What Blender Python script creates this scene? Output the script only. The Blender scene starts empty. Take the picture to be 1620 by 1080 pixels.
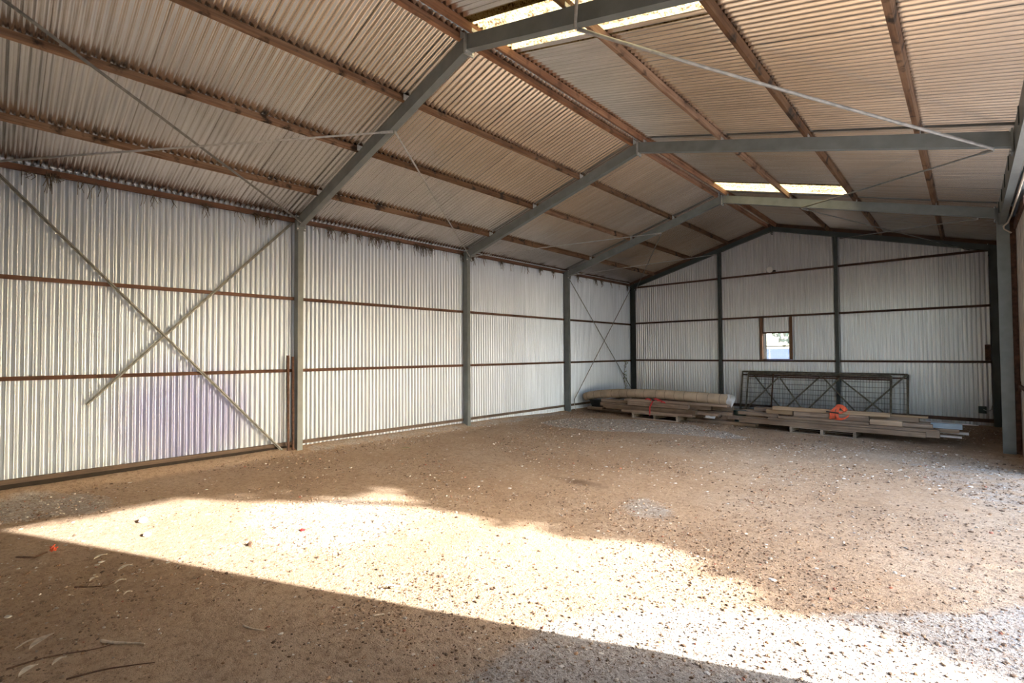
import bpy, math, random
import numpy as np
from mathutils import Vector, Matrix

random.seed(7)
RNG = np.random.default_rng(11)
scene = bpy.context.scene
COL = scene.collection

# ------------------------------------------------------------------ camera
def cam_axes(yaw, pitch, roll):
    y, p, r = (math.radians(a) for a in (yaw, pitch, roll))
    f = Vector((-math.sin(y) * math.cos(p), math.cos(y) * math.cos(p), math.sin(p)))
    r0 = Vector((math.cos(y), math.sin(y), 0)); u0 = r0.cross(f)
    return r0 * math.cos(r) + u0 * math.sin(r), -r0 * math.sin(r) + u0 * math.cos(r), f

cd = bpy.data.cameras.new('camera'); cam = bpy.data.objects.new('camera', cd); COL.objects.link(cam)
R_, U_, F_ = cam_axes(43.0905, 1.4036, -0.363)
M = Matrix((( R_.x, U_.x, -F_.x), (R_.y, U_.y, -F_.y), (R_.z, U_.z, -F_.z))).to_4x4()
M.translation = Vector((8.4455, 0.2348, 1.6513))
cam.matrix_world = M
cd.sensor_width = 36.0; cd.lens = 771.57 / 1620 * 36.0; cd.clip_start = 0.02; cd.clip_end = 500
scene.camera = cam

# ------------------------------------------------------------------ world, sun, exposure
SUN_EL = math.radians(25.0)
SUN_AZ = math.atan2(0.915, 0.404)          # from +Y towards +X
S = Vector((0.915 * math.cos(SUN_EL), 0.404 * math.cos(SUN_EL), math.sin(SUN_EL))).normalized()
w = bpy.data.worlds.new('world'); scene.world = w; w.use_nodes = True
nt = w.node_tree; nt.nodes.clear()
sky = nt.nodes.new('ShaderNodeTexSky'); sky.sky_type = 'NISHITA'; sky.sun_disc = False
sky.sun_elevation = SUN_EL; sky.sun_rotation = SUN_AZ; sky.air_density = 1.0; sky.dust_density = 1.5; sky.ozone_density = 1.0
bg = nt.nodes.new('ShaderNodeBackground'); bg.inputs[1].default_value = 1.35
wo = nt.nodes.new('ShaderNodeOutputWorld')
nt.links.new(sky.outputs[0], bg.inputs[0]); nt.links.new(bg.outputs[0], wo.inputs[0])

ld = bpy.data.lights.new('sun', 'SUN'); ld.energy = 17.5; ld.angle = math.radians(0.6); ld.color = (1.0, 0.975, 0.95)
sun = bpy.data.objects.new('sun', ld); COL.objects.link(sun)
sun.rotation_euler = (-S).to_track_quat('-Z', 'Y').to_euler(); sun.location = (30, 15, 20)

vs = scene.view_settings
vs.view_transform = 'Standard'; vs.look = 'None'; vs.gamma = 1.0; vs.use_curve_mapping = False
vs.exposure = 0.5

# ------------------------------------------------------------------ dimensions
B = 3.81                      # bay
W = 8.96                      # width, sheet to sheet
L = 4 * B
XC = W / 2
SL = 0.275                    # roof slope
SA = math.atan(SL)
def raf(x): return 5.0 - SL * abs(x - XC)        # underside of rafter
RD = 0.165                    # rafter vertical depth
def rtop(x): return raf(x) + RD
PD = 0.08
def roofz(x): return rtop(x) + PD + 0.014        # roof sheet mid surface
BAY = ['nearest bay', 'second bay', 'third bay', 'end bay']

# ------------------------------------------------------------------ helpers
class MB:
    def __init__(self): self.v = []; self.f = []; self.s = []
    def add(self, vs_, fs_, smooth=False):
        n = len(self.v); self.v += [tuple(a) for a in vs_]
        for f in fs_: self.f.append(tuple(i + n for i in f)); self.s.append(smooth)
        return self
    def box(self, x0, x1, y0, y1, z0, z1):
        return self.add([(x0,y0,z0),(x1,y0,z0),(x1,y1,z0),(x0,y1,z0),(x0,y0,z1),(x1,y0,z1),(x1,y1,z1),(x0,y1,z1)],
                 [(0,3,2,1),(4,5,6,7),(0,1,5,4),(1,2,6,5),(2,3,7,6),(3,0,4,7)])
    def bar(self, p, q, wd, ht, up=(0,0,1), bev=0.0):
        p = Vector(p); q = Vector(q); d = (q - p).normalized(); up = Vector(up)
        s = d.cross(up)
        if s.length < 1e-4: s = d.cross(Vector((1,0,0)))
        s.normalize(); u = s.cross(d)
        a, b = wd / 2, ht / 2
        if bev <= 0: prof = [(-a,-b),(a,-b),(a,b),(-a,b)]
        else: prof = [(-a+bev,-b),(a-bev,-b),(a,-b+bev),(a,b-bev),(a-bev,b),(-a+bev,b),(-a,b-bev),(-a,-b+bev)]
        n = len(prof)
        vs_ = [p + s*x + u*y for x, y in prof] + [q + s*x + u*y for x, y in prof]
        fs_ = [(i, (i+1) % n, n + (i+1) % n, n + i) for i in range(n)] + [tuple(range(n-1,-1,-1)), tuple(range(n, 2*n))]
        return self.add(vs_, fs_)
    def tube(self, pts, r, n=8, caps=True):
        pts = [Vector(p) for p in pts]; k = len(pts)
        rs = r if isinstance(r, (list, tuple)) else [r] * k
        vs_ = []; ref = None
        for i, p in enumerate(pts):
            d = (pts[min(i+1,k-1)] - pts[max(i-1,0)]).normalized()
            if ref is None:
                ref = d.cross(Vector((0,0,1)))
                if ref.length < 1e-3: ref = d.cross(Vector((1,0,0)))
            ref = (ref - d * ref.dot(d)).normalized(); b = d.cross(ref)
            for j in range(n):
                t = 2*math.pi*j/n
                vs_.append(p + (ref*math.cos(t) + b*math.sin(t)) * rs[i])
        fs_ = [(i*n+j, i*n+(j+1)%n, (i+1)*n+(j+1)%n, (i+1)*n+j) for i in range(k-1) for j in range(n)]
        self.add(vs_, fs_, True)
        if caps:
            m = len(self.v) - k*n
            self.f.append(tuple(m + j for j in range(n-1,-1,-1))); self.s.append(False)
            self.f.append(tuple(m + (k-1)*n + j for j in range(n))); self.s.append(False)
        return self
    def ribbon(self, pts, wdir, wd, th=0.003):
        wdir = Vector(wdir).normalized(); pts = [Vector(p) for p in pts]; k = len(pts)
        vs_ = []
        for i, p in enumerate(pts):
            d = (pts[min(i+1,k-1)] - pts[max(i-1,0)]).normalized()
            n = d.cross(wdir)
            n = n.normalized() if n.length > 1e-4 else Vector((0,0,1))
            vs_ += [p - wdir*wd/2 - n*th/2, p + wdir*wd/2 - n*th/2, p + wdir*wd/2 + n*th/2, p - wdir*wd/2 + n*th/2]
        fs_ = []
        for i in range(k-1):
            for j in range(4): fs_.append((4*i+j, 4*i+(j+1)%4, 4*i+4+(j+1)%4, 4*i+4+j))
        fs_ += [(3,2,1,0), (4*k-4,4*k-3,4*k-2,4*k-1)]
        return self.add(vs_, fs_, False)
    def mesh(self, name, off=(0,0,0)):
        me = bpy.data.meshes.new(name)
        o = Vector(off)
        me.from_pydata([tuple(Vector(a) - o) for a in self.v], [], self.f)
        me.polygons.foreach_set('use_smooth', self.s); me.update()
        return me
    def build(self, name, mat, parent=None):
        if parent is not None: off = parent['_o']
        else:
            a = np.array(self.v); lo, hi = a.min(0), a.max(0)
            off = ((lo[0]+hi[0])/2, (lo[1]+hi[1])/2, lo[2])
        me = self.mesh(name, off); me.materials.append(mat)
        o = bpy.data.objects.new(name, me); COL.objects.link(o)
        if parent is None: o.location = off
        else: o.parent = parent; o.location = (0,0,0)
        o['_o'] = tuple(float(x) for x in off)
        return o

def tag(o, label, cat, group=None):
    o['label'] = label; o['category'] = cat
    if group: o['group'] = group
    return o
def empty(name, loc, label=None, cat=None, group=None, kind=None):
    o = bpy.data.objects.new(name, None); COL.objects.link(o); o.location = loc; o['_o'] = tuple(float(x) for x in loc)
    o.empty_display_size = 0.1
    if label: tag(o, label, cat, group)
    if kind: o['kind'] = kind
    return o

# ------------------------------------------------------------------ materials
def mat(name):
    m = bpy.data.materials.new(name); m.use_nodes = True
    n = m.node_tree.nodes; n.clear()
    out = n.new('ShaderNodeOutputMaterial'); b = n.new('ShaderNodeBsdfPrincipled')
    m.node_tree.links.new(b.outputs[0], out.inputs[0])
    return m, m.node_tree, b
def N(t, typ, **kw):
    n = t.nodes.new(typ)
    for k, v in kw.items(): setattr(n, k, v)
    return n
def pos(t): return N(t, 'ShaderNodeNewGeometry').outputs['Position']
def mapping(t, vec, scale):
    m = N(t, 'ShaderNodeMapping'); m.inputs['Scale'].default_value = scale; t.links.new(vec, m.inputs[0]); return m.outputs[0]
def noise(t, vec, scale, detail=4, rough=0.55):
    n = N(t, 'ShaderNodeTexNoise'); n.inputs['Scale'].default_value = scale; n.inputs['Detail'].default_value = detail; n.inputs['Roughness'].default_value = rough
    t.links.new(vec, n.inputs['Vector']); return n.outputs['Fac']
def ramp(t, fac, stops, interp='LINEAR'):
    r = N(t, 'ShaderNodeValToRGB'); r.color_ramp.interpolation = interp
    e = r.color_ramp.elements
    while len(e) < len(stops): e.new(0.5)
    for k, (p, c) in enumerate(stops):
        e[k].position = p; e[k].color = (*c, 1) if len(c) == 3 else c
    t.links.new(fac, r.inputs[0]); return r.outputs[0]
def mix(t, fac, a, b, blend='MIX'):
    m = N(t, 'ShaderNodeMix', data_type='RGBA', blend_type=blend)
    for s, v in ((m.inputs[0], fac), (m.inputs[6], a), (m.inputs[7], b)):
        if hasattr(v, 'links') or isinstance(v, bpy.types.NodeSocket): t.links.new(v, s)
        else: s.default_value = v if isinstance(v, (int, float)) else (*v, 1)
    return m.outputs[2]
def math_(t, op, a, b=0.0, clamp=False):
    m = N(t, 'ShaderNodeMath', operation=op, use_clamp=clamp)
    for s, v in ((m.inputs[0], a), (m.inputs[1], b)):
        if isinstance(v, bpy.types.NodeSocket): t.links.new(v, s)
        else: s.default_value = v
    return m.outputs[0]
def bump(t, b, h, strength, dist):
    n = N(t, 'ShaderNodeBump'); n.inputs['Strength'].default_value = strength; n.inputs['Distance'].default_value = dist
    t.links.new(h, n.inputs['Height']); t.links.new(n.outputs[0], b.inputs['Normal'])
def setc(t, b, c):
    if isinstance(c, bpy.types.NodeSocket): t.links.new(c, b.inputs['Base Color'])
    else: b.inputs['Base Color'].default_value = (*c, 1)

def m_zinc(name, c0, c1, metallic, rough, streak=(30, 30, 1.2), violet_tint=None, rnd=0.10):
    m, t, b = mat(name); p = pos(t)
    n1 = noise(t, mapping(t, p, streak), 1.0, 5)
    col = ramp(t, n1, [(0.3, c0), (0.7, c1)])
    oi = N(t, 'ShaderNodeObjectInfo').outputs['Random']
    g = math_(t, 'ADD', math_(t, 'MULTIPLY', oi, rnd), 1.0 - rnd / 2)
    cb = N(t, 'ShaderNodeCombineColor'); 
    for k in range(3): t.links.new(g, cb.inputs[k])
    col = mix(t, 1.0, col, cb.outputs[0], 'MULTIPLY')
    sp = noise(t, p, 22.0, 3, 0.7)
    col = mix(t, ramp(t, sp, [(0.70, (0,0,0)), (0.78, (0.55,0.55,0.55))]), col, (0.20, 0.15, 0.11))
    if violet_tint:                                     # violet-blue tint on the lower sheets of the near bay
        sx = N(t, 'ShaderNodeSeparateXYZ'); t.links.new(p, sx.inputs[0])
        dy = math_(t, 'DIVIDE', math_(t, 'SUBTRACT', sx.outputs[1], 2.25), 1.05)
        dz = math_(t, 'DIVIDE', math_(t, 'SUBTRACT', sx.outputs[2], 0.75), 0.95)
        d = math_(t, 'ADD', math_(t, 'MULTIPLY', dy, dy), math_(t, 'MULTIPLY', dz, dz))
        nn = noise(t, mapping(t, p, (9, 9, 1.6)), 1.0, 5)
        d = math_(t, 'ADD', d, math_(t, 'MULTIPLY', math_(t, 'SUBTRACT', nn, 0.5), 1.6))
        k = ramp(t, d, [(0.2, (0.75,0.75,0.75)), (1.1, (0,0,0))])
        col = mix(t, k, col, violet_tint)
    setc(t, b, col)
    b.inputs['Metallic'].default_value = metallic
    b.inputs['Roughness'].default_value = rough
    return m

def m_wood(name, dark, mid, light, axis='X', scale=1.0, spots=0.0, rough=0.85):
    m, t, b = mat(name); p = pos(t)
    sc = {'X': (1.2, 26, 26), 'Y': (26, 1.2, 26), 'Z': (26, 26, 1.2)}[axis]
    g = noise(t, mapping(t, p, tuple(s * scale for s in sc)), 1.0, 6, 0.65)
    col = ramp(t, g, [(0.28, dark), (0.5, mid), (0.72, light)])
    big = noise(t, p, 1.7, 3)
    col = mix(t, ramp(t, big, [(0.35, (0,0,0)), (0.7, (0.5,0.5,0.5))]), col, light)
    oi = N(t, 'ShaderNodeObjectInfo').outputs['Random']
    hv = N(t, 'ShaderNodeHueSaturation'); t.links.new(col, hv.inputs['Color'])
    t.links.new(math_(t, 'ADD', math_(t, 'MULTIPLY', oi, 0.75), 0.6), hv.inputs['Value'])
    t.links.new(math_(t, 'ADD', math_(t, 'MULTIPLY', oi, -0.25), 1.1), hv.inputs['Saturation'])
    col = hv.outputs[0]
    if spots:
        s = noise(t, mapping(t, p, (5.0, 5.0, 5.0)), 1.0, 4)
        col = mix(t, ramp(t, s, [(0.55, (0,0,0)), (0.66, (spots,)*3)]), col, (0.02, 0.013, 0.009))
    setc(t, b, col); b.inputs['Roughness'].default_value = rough
    bump(t, b, g, 0.4, 0.004)
    return m

def m_plain(name, c, rough=0.6, metallic=0.0, var=0.25, scale=9.0, bumpd=0.0):
    m, t, b = mat(name); p = pos(t)
    n = noise(t, p, scale, 4)
    col = ramp(t, n, [(0.3, tuple(x*(1-var) for x in c)), (0.7, tuple(min(1, x*(1+var)) for x in c))])
    setc(t, b, col); b.inputs['Roughness'].default_value = rough; b.inputs['Metallic'].default_value = metallic
    if bumpd: bump(t, b, noise(t, p, scale*6, 3), 0.5, bumpd)
    return m

MAT = {}
MAT['wall'] = m_zinc('galvanised_wall', (0.575,0.63,0.705), (0.755,0.81,0.89), 0.86, 0.42, (30,30,1.0), violet_tint=(0.36,0.37,0.58))
MAT['wall_back'] = m_zinc('dusty_galvanised_wall', (0.66,0.67,0.67), (0.84,0.85,0.85), 0.8, 0.33, (30,30,1.0))
MAT['roof'] = m_zinc('galvanised_roof', (0.72,0.69,0.65), (0.90,0.87,0.83), 1.0, 0.27, (1.2,25,1.2))
MAT['steel'] = m_plain('green_grey_steel', (0.185,0.208,0.208), 0.42, 0.0, 0.14, 5.0)
MAT['steel_dark'] = m_plain('dark_green_steel', (0.045,0.058,0.054), 0.45, 0.0, 0.2, 5.0)
MAT['gal'] = m_plain('galvanised_plate', (0.50,0.52,0.52), 0.45, 0.5, 0.2, 30.0)
MAT['bolt'] = m_plain('zinc_bolt', (0.75,0.75,0.74), 0.35, 0.5, 0.15, 60.0)
MAT['rod'] = m_plain('dull_steel_rod', (0.20,0.20,0.185), 0.5, 0.2, 0.3, 14.0)
MAT['rod_pale'] = m_plain('pale_steel_rod', (0.42,0.42,0.41), 0.5, 0.2, 0.25, 14.0)
MAT['purlin'] = m_wood('stained_hardwood', (0.05,0.024,0.013), (0.175,0.085,0.04), (0.31,0.195,0.115), 'Y', 1.0, 0.95)
MAT['ridge'] = m_wood('red_hardwood', (0.09,0.035,0.016), (0.23,0.10,0.045), (0.34,0.18,0.095), 'Y', 1.0, 0.4)
MAT['girt'] = m_wood('rust_brown_girt', (0.045,0.02,0.012), (0.11,0.048,0.027), (0.17,0.085,0.05), 'Y', 1.0, 0.5)
MAT['girt_b'] = m_wood('rust_brown_girt_back', (0.03,0.013,0.008), (0.065,0.03,0.018), (0.12,0.06,0.035), 'X', 1.0, 0.5)
MAT['stud'] = m_wood('brown_stud', (0.10,0.045,0.025), (0.22,0.11,0.06), (0.33,0.19,0.11), 'Z', 1.0, 0.2)
MAT['rail'] = m_wood('dirty_bottom_rail', (0.05,0.035,0.025), (0.13,0.09,0.065), (0.22,0.16,0.12), 'Y', 1.0, 0.3)
MAT['plank'] = m_wood('weathered_plank', (0.085,0.052,0.035), (0.24,0.155,0.10), (0.46,0.34,0.245), 'X', 1.0, 0.15)
MAT['plank_tan'] = m_wood('tan_plank', (0.30,0.19,0.11), (0.48,0.32,0.19), (0.62,0.46,0.30), 'X', 1.0, 0.0)
MAT['pallet'] = m_wood('grey_pallet_wood', (0.16,0.11,0.075), (0.30,0.22,0.155), (0.42,0.33,0.25), 'X', 1.0, 0.0)
MAT['rust'] = m_plain('rusty_steel', (0.11,0.055,0.035), 0.8, 0.1, 0.5, 18.0, 0.002)
MAT['gate'] = m_plain('mossy_rusted_gate_pipe', (0.19,0.165,0.125), 0.75, 0.1, 0.5, 9.0, 0.002)
MAT['wire'] = m_plain('dark_wire', (0.09,0.085,0.08), 0.6, 0.4, 0.3, 20.0)
MAT['pipe'] = m_plain('beige_wrap', (0.53,0.42,0.30), 0.75, 0.0, 0.18, 4.0, 0.003)
MAT['cord'] = m_plain('dark_cord', (0.10,0.08,0.06), 0.9)
MAT['white_film'] = m_plain('white_plastic_film', (0.75,0.75,0.74), 0.5, 0.0, 0.1, 20.0)
MAT['black'] = m_plain('black_plastic', (0.018,0.02,0.02), 0.5, 0.0, 0.3)
MAT['dgreen'] = m_plain('dark_green_plastic', (0.025,0.045,0.038), 0.45, 0.0, 0.3)
MAT['red'] = m_plain('red_webbing', (0.62,0.05,0.05), 0.7, 0.0, 0.2, 30.0)
MAT['orange'] = m_plain('orange_webbing', (0.80,0.13,0.055), 0.65, 0.0, 0.2, 30.0)
MAT['bluegrey'] = m_plain('blue_grey_steel', (0.30,0.36,0.42), 0.45, 0.2, 0.1)
MAT['whitewood'] = m_plain('pale_painted_timber', (0.62,0.57,0.53), 0.7, 0.0, 0.15)
MAT['whitepaint'] = m_plain('chalky_white_paint', (0.62,0.585,0.56), 0.8, 0.0, 0.14, 5.0)
MAT['lampwhite'] = m_plain('white_lamp_housing', (0.75,0.75,0.72), 0.4, 0.0, 0.05)
MAT['conduit'] = m_plain('beige_conduit', (0.56,0.50,0.42), 0.5, 0.0, 0.15)
MAT['straw'] = m_plain('dead_straw', (0.10,0.075,0.05), 0.95, 0.0, 0.4, 40.0)
MAT['leaf_dry'] = m_plain('dry_leaf', (0.82,0.71,0.57), 0.8, 0.0, 0.25, 40.0)
MAT['bark'] = m_plain('pale_bark', (0.68,0.57,0.45), 0.85, 0.0, 0.25, 40.0)
MAT['twig'] = m_plain('brown_twig', (0.14,0.075,0.045), 0.9, 0.0, 0.3, 40.0)
MAT['trunk'] = m_plain('tree_bark', (0.16,0.12,0.09), 0.95, 0.0, 0.3, 6.0)
MAT['foliage'] = m_plain('green_foliage', (0.085,0.12,0.04), 0.7, 0.0, 0.35, 1.5)
MAT['vine'] = m_plain('vine_leaves', (0.16,0.20,0.05), 0.7, 0.0, 0.3, 20.0)
MAT['stone_pale'] = m_plain('pale_stone', (0.62,0.58,0.53), 0.9, 0.0, 0.15, 30.0)
MAT['fence'] = m_plain('blue_metal_fence', (0.12,0.17,0.30), 0.5, 0.1, 0.06)

# translucent roof sheet with grime
m, t, b = mat('translucent_fibreglass'); p = pos(t)
gr = noise(t, p, 30.0, 5, 0.75); g2 = noise(t, mapping(t, p, (3, 14, 3)), 1.0, 4)
k = ramp(t, math_(t, 'ADD', math_(t, 'MULTIPLY', gr, 0.7), math_(t, 'MULTIPLY', g2, 0.3)), [(0.42, (0.46,0.385,0.22)), (0.50, (0.36,0.26,0.11)), (0.58, (0.07,0.04,0.02))])
tr = N(t, 'ShaderNodeBsdfTranslucent'); t.links.new(k, tr.inputs[0])
df = N(t, 'ShaderNodeBsdfDiffuse'); t.links.new(k, df.inputs[0])
ms = N(t, 'ShaderNodeMixShader'); ms.inputs[0].default_value = 0.8
t.links.new(df.outputs[0], ms.inputs[1]); t.links.new(tr.outputs[0], ms.inputs[2])
t.links.new(ms.outputs[0], [n for n in t.nodes if n.type == 'OUTPUT_MATERIAL'][0].inputs[0])
MAT['skylight'] = m

# dusty window glass
m, t, b = mat('dusty_glass')
gl = N(t, 'ShaderNodeBsdfTransparent'); gl.inputs[0].default_value = (0.93, 0.95, 0.96, 1)
df = N(t, 'ShaderNodeBsdfTranslucent'); df.inputs[0].default_value = (0.9, 0.9, 0.88, 1)
gs = N(t, 'ShaderNodeBsdfGlossy'); gs.inputs['Roughness'].default_value = 0.15
m1 = N(t, 'ShaderNodeMixShader'); m1.inputs[0].default_value = 0.03
t.links.new(gl.outputs[0], m1.inputs[1]); t.links.new(df.outputs[0], m1.inputs[2])
m2 = N(t, 'ShaderNodeMixShader'); m2.inputs[0].default_value = 0.06
t.links.new(m1.outputs[0], m2.inputs[1]); t.links.new(gs.outputs[0], m2.inputs[2])
t.links.new(m2.outputs[0], [n for n in t.nodes if n.type == 'OUTPUT_MATERIAL'][0].inputs[0])
MAT['glass'] = m

# leaf material with some translucency
m, t, b = mat('tree_leaves')
setc(t, b, (0.085, 0.125, 0.04)); b.inputs['Roughness'].default_value = 0.6
MAT['leaves'] = m

# ground: brown dirt, grey gravel where the 'gravel' attribute is high
m, t, b = mat('dirt_floor'); p = pos(t)
at = N(t, 'ShaderNodeAttribute', attribute_name='gravel').outputs['Fac']
ao = N(t, 'ShaderNodeAttribute', attribute_name='damp').outputs['Fac']
n_big = noise(t, p, 0.55, 5, 0.6); n_mid = noise(t, p, 4.5, 5, 0.65); n_f = noise(t, p, 55.0, 4, 0.7); n_ff = noise(t, p, 160.0, 2, 0.6); n_r = noise(t, p, 17.0, 5, 0.7)
dirt = ramp(t, n_big, [(0.30, (0.51,0.355,0.23)), (0.5, (0.60,0.435,0.295)), (0.70, (0.67,0.52,0.38))])
dirt = mix(t, ramp(t, n_mid, [(0.40, (0,0,0)), (0.75, (0.6,0.6,0.6))]), dirt, (0.47,0.315,0.195))
grav = ramp(t, n_f, [(0.30, (0.38,0.33,0.28)), (0.55, (0.61,0.545,0.475)), (0.75, (0.77,0.71,0.64))])
gm = math_(t, 'ADD', at, math_(t, 'MULTIPLY', math_(t, 'SUBTRACT', n_mid, 0.5), 0.9))
gm = ramp(t, gm, [(0.36, (0,0,0)), (0.64, (1,1,1))])
col = mix(t, gm, dirt, grav)
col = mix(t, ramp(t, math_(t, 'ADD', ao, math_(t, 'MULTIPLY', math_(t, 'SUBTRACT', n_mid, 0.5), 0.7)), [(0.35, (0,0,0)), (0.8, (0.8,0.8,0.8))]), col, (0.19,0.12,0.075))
col = mix(t, ramp(t, n_r, [(0.36, (0.6,0.6,0.6)), (0.52, (0,0,0))]), col, (0.30,0.20,0.13))
col = mix(t, ramp(t, n_f, [(0.33, (0.8,0.8,0.8)), (0.44, (0,0,0))]), col, (0.15,0.10,0.065))
col = mix(t, ramp(t, n_ff, [(0.62, (0,0,0)), (0.72, (0.5,0.5,0.5))]), col, (0.74,0.66,0.56))
setc(t, b, col); b.inputs['Roughness'].default_value = 0.95; b.inputs['Specular IOR Level'].default_value = 0.15
h = math_(t, 'ADD', math_(t, 'MULTIPLY', n_f, 0.5), math_(t, 'ADD', math_(t, 'MULTIPLY', n_ff, 0.25), math_(t, 'MULTIPLY', n_r, 0.8)))
bump(t, b, h, 1.0, 0.03)
MAT['dirt'] = m

# pebbles: per-stone colour
m, t, b = mat('pebbles')
setc(t, b, N(t, 'ShaderNodeAttribute', attribute_name='col').outputs['Color']); b.inputs['Roughness'].default_value = 0.9
MAT['pebble'] = m

# ------------------------------------------------------------------ ground
def inpoly(px, py, poly):
    ins = np.zeros(px.shape, bool); n = len(poly)
    for i in range(n):
        x1, y1 = poly[i]; x2, y2 = poly[(i+1) % n]
        c = ((y1 > py) != (y2 > py)) & (px < (x2-x1)*(py-y1)/((y2-y1) + 1e-12) + x1)
        ins ^= c
    return ins
GRAVEL = [[(0.9,9.2),(0.95,10.4),(2.14,11.1),(3.87,11.15),(5.39,10.25),(4.94,9.85),(3.82,9.75),(2.85,9.15),(1.72,8.85)],
          [(0.3,-0.3),(0.1,0.65),(0.6,1.13),(1.46,1.28),(1.72,1.1),(1.5,0.6),(1.4,-0.3)],
          [(5.58,4.83),(5.59,5.3),(5.84,5.42),(6.09,5.28),(6.3,4.97),(6.07,4.67),(5.83,4.55)],
          [(6.43,1.2),(6.49,2.25),(6.54,2.6),(6.69,2.99),(6.98,3.35),(7.48,3.6),(7.83,3.85),(8.32,4.3),(8.7,5.0),(9.2,6.5),(14,8),(14,-2),(6.4,-2)],
          [(2.5,2.2),(3.2,3.15),(3.73,3.47),(4.42,2.99),(4.6,2.2),(3.9,1.75)],
          [(7.6,9.7),(8.5,9.9),(9.2,9.9),(9.2,7.4),(8.45,7.5),(7.9,8.4)],
          [(0.0,3.9),(0.0,11.2),(0.42,11.2),(0.40,8.0),(0.34,3.9)]]
GW = [0.98, 0.62, 0.66, 0.85, 0.52, 0.44, 0.55]
xs = np.unique(np.round(np.concatenate([np.linspace(-45, -1, 12), np.arange(-0.6, 10.0, 0.07), np.linspace(10.5, 70, 22)]), 4))
ys = np.unique(np.round(np.concatenate([np.linspace(-35, -1.2, 10), np.arange(-0.7, 15.7, 0.07), np.linspace(16.3, 70, 18)]), 4))
GX, GY = np.meshgrid(xs, ys, indexing='ij')
def lump(x, y, seed, f):
    r = np.random.default_rng(seed); z = np.zeros_like(x)
    for _ in range(14):
        a = r.uniform(0, 2*np.pi); k = f * r.uniform(0.5, 1.8)
        z += np.sin(k*(x*np.cos(a) + y*np.sin(a)) + r.uniform(0, 6.28))
    return z / 14
def ground_z(x, y):
    z = 0.030*lump(x, y, 3, 1.6) + 0.016*lump(x, y, 5, 9.0)
    inside = (x > -0.2) & (x < 9.1) & (y > -0.2) & (y < 15.4)
    heap = 0.085*np.exp(-((x-0.02)/0.22)**2) * np.clip((11.6-y)/3, 0.25, 1)
    return np.where(inside, z*0.8 + heap, z) - 0.005
GZ = ground_z(GX, GY)
gmask = np.zeros_like(GX)
jx = GX + 0.10*lump(GX, GY, 21, 5.0)*2; jy = GY + 0.10*lump(GX, GY, 22, 5.0)*2
for poly, wt in zip(GRAVEL, GW): gmask = np.maximum(gmask, inpoly(jx, jy, poly) * wt)
def blur(a, n):
    for _ in range(n):
        a = a.copy(); a[1:-1,1:-1] = (a[1:-1,1:-1]*2 + a[:-2,1:-1] + a[2:,1:-1] + a[1:-1,:-2] + a[1:-1,2:]) / 6
    return a
gmask = blur(gmask, 4)
out = (GX > 9.2) | (GX < -0.3) | (GY < -0.3) | (GY > 15.5)
gmask = np.where(out, np.maximum(gmask, 0.55), gmask)
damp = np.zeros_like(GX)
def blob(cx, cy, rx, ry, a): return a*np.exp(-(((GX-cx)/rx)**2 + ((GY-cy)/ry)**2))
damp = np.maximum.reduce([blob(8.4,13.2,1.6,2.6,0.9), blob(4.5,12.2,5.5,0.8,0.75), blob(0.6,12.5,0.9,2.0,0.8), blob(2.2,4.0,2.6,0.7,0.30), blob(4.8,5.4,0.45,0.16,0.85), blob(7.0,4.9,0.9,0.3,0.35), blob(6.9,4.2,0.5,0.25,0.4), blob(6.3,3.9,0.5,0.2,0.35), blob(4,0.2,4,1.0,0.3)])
nx, ny = GX.shape
idx = np.arange(nx*ny).reshape(nx, ny)
fq = np.stack([idx[:-1,:-1], idx[1:,:-1], idx[1:,1:], idx[:-1,1:]], -1).reshape(-1, 4)
def np_mesh(name, v, f, smooth=False):
    me = bpy.data.meshes.new(name); v = np.asarray(v, np.float32); f = np.asarray(f, np.int32); k = f.shape[1]
    me.vertices.add(len(v)); me.vertices.foreach_set('co', v.ravel())
    me.loops.add(f.size); me.loops.foreach_set('vertex_index', f.ravel())
    me.polygons.add(len(f)); me.polygons.foreach_set('loop_start', np.arange(0, f.size, k, dtype=np.int32))
    me.polygons.foreach_set('use_smooth', np.full(len(f), smooth)); me.update(calc_edges=True); return me
me = np_mesh('floor', np.stack([GX, GY, GZ], -1).reshape(-1, 3), fq, True)
for nm, arr in (('gravel', gmask), ('damp', damp)):
    a = me.attributes.new(nm, 'FLOAT', 'POINT'); a.data.foreach_set('value', arr.ravel().astype(np.float32))
me.materials.append(MAT['dirt'])
floor = bpy.data.objects.new('floor', me); COL.objects.link(floor); floor['kind'] = 'structure'
def gz(x, y): return float(ground_z(np.array([float(x)]), np.array([float(y)]))[0])

# ------------------------------------------------------------------ corrugated sheets
PITCH = 0.0762; AMP = 0.0145
def sheet_mesh(name, npitch, length, top=None, nseg=12, lap=1.5, phase=0.0, k3=0.04, amp=AMP):
    """u along x (width), v along z (length), wave along y; inside face looks to -y"""
    n = int(round((npitch + lap) * nseg)) + 1
    V = []; Fq = []
    for i in range(n):
        u = i * PITCH / nseg
        a = 2*math.pi*u/PITCH + phase
        wv = amp * (math.sin(a) - k3*math.sin(3*a)) / (1 + k3)
        off = -0.004 if u < PITCH*0.9 else 0.0          # lapped edge stands proud on the inside
        h = top(u) if top else length
        V += [(u, wv + off, 0.0), (u, wv + off, h)]
    for i in range(n-1): Fq.append((2*i, 2*i+2, 2*i+3, 2*i+1))
    me = bpy.data.meshes.new(name); me.from_pydata(V, [], Fq)
    me.polygons.foreach_set('use_smooth', [True]*len(Fq)); me.update(); return me
def link(name, me, m, parent, matrix):
    if not me.materials: me.materials.append(m)
    o = bpy.data.objects.new(name, me); COL.objects.link(o); o.parent = parent
    o.matrix_local = Matrix.Translation(-Vector(parent['_o'])) @ matrix
    return o
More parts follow.
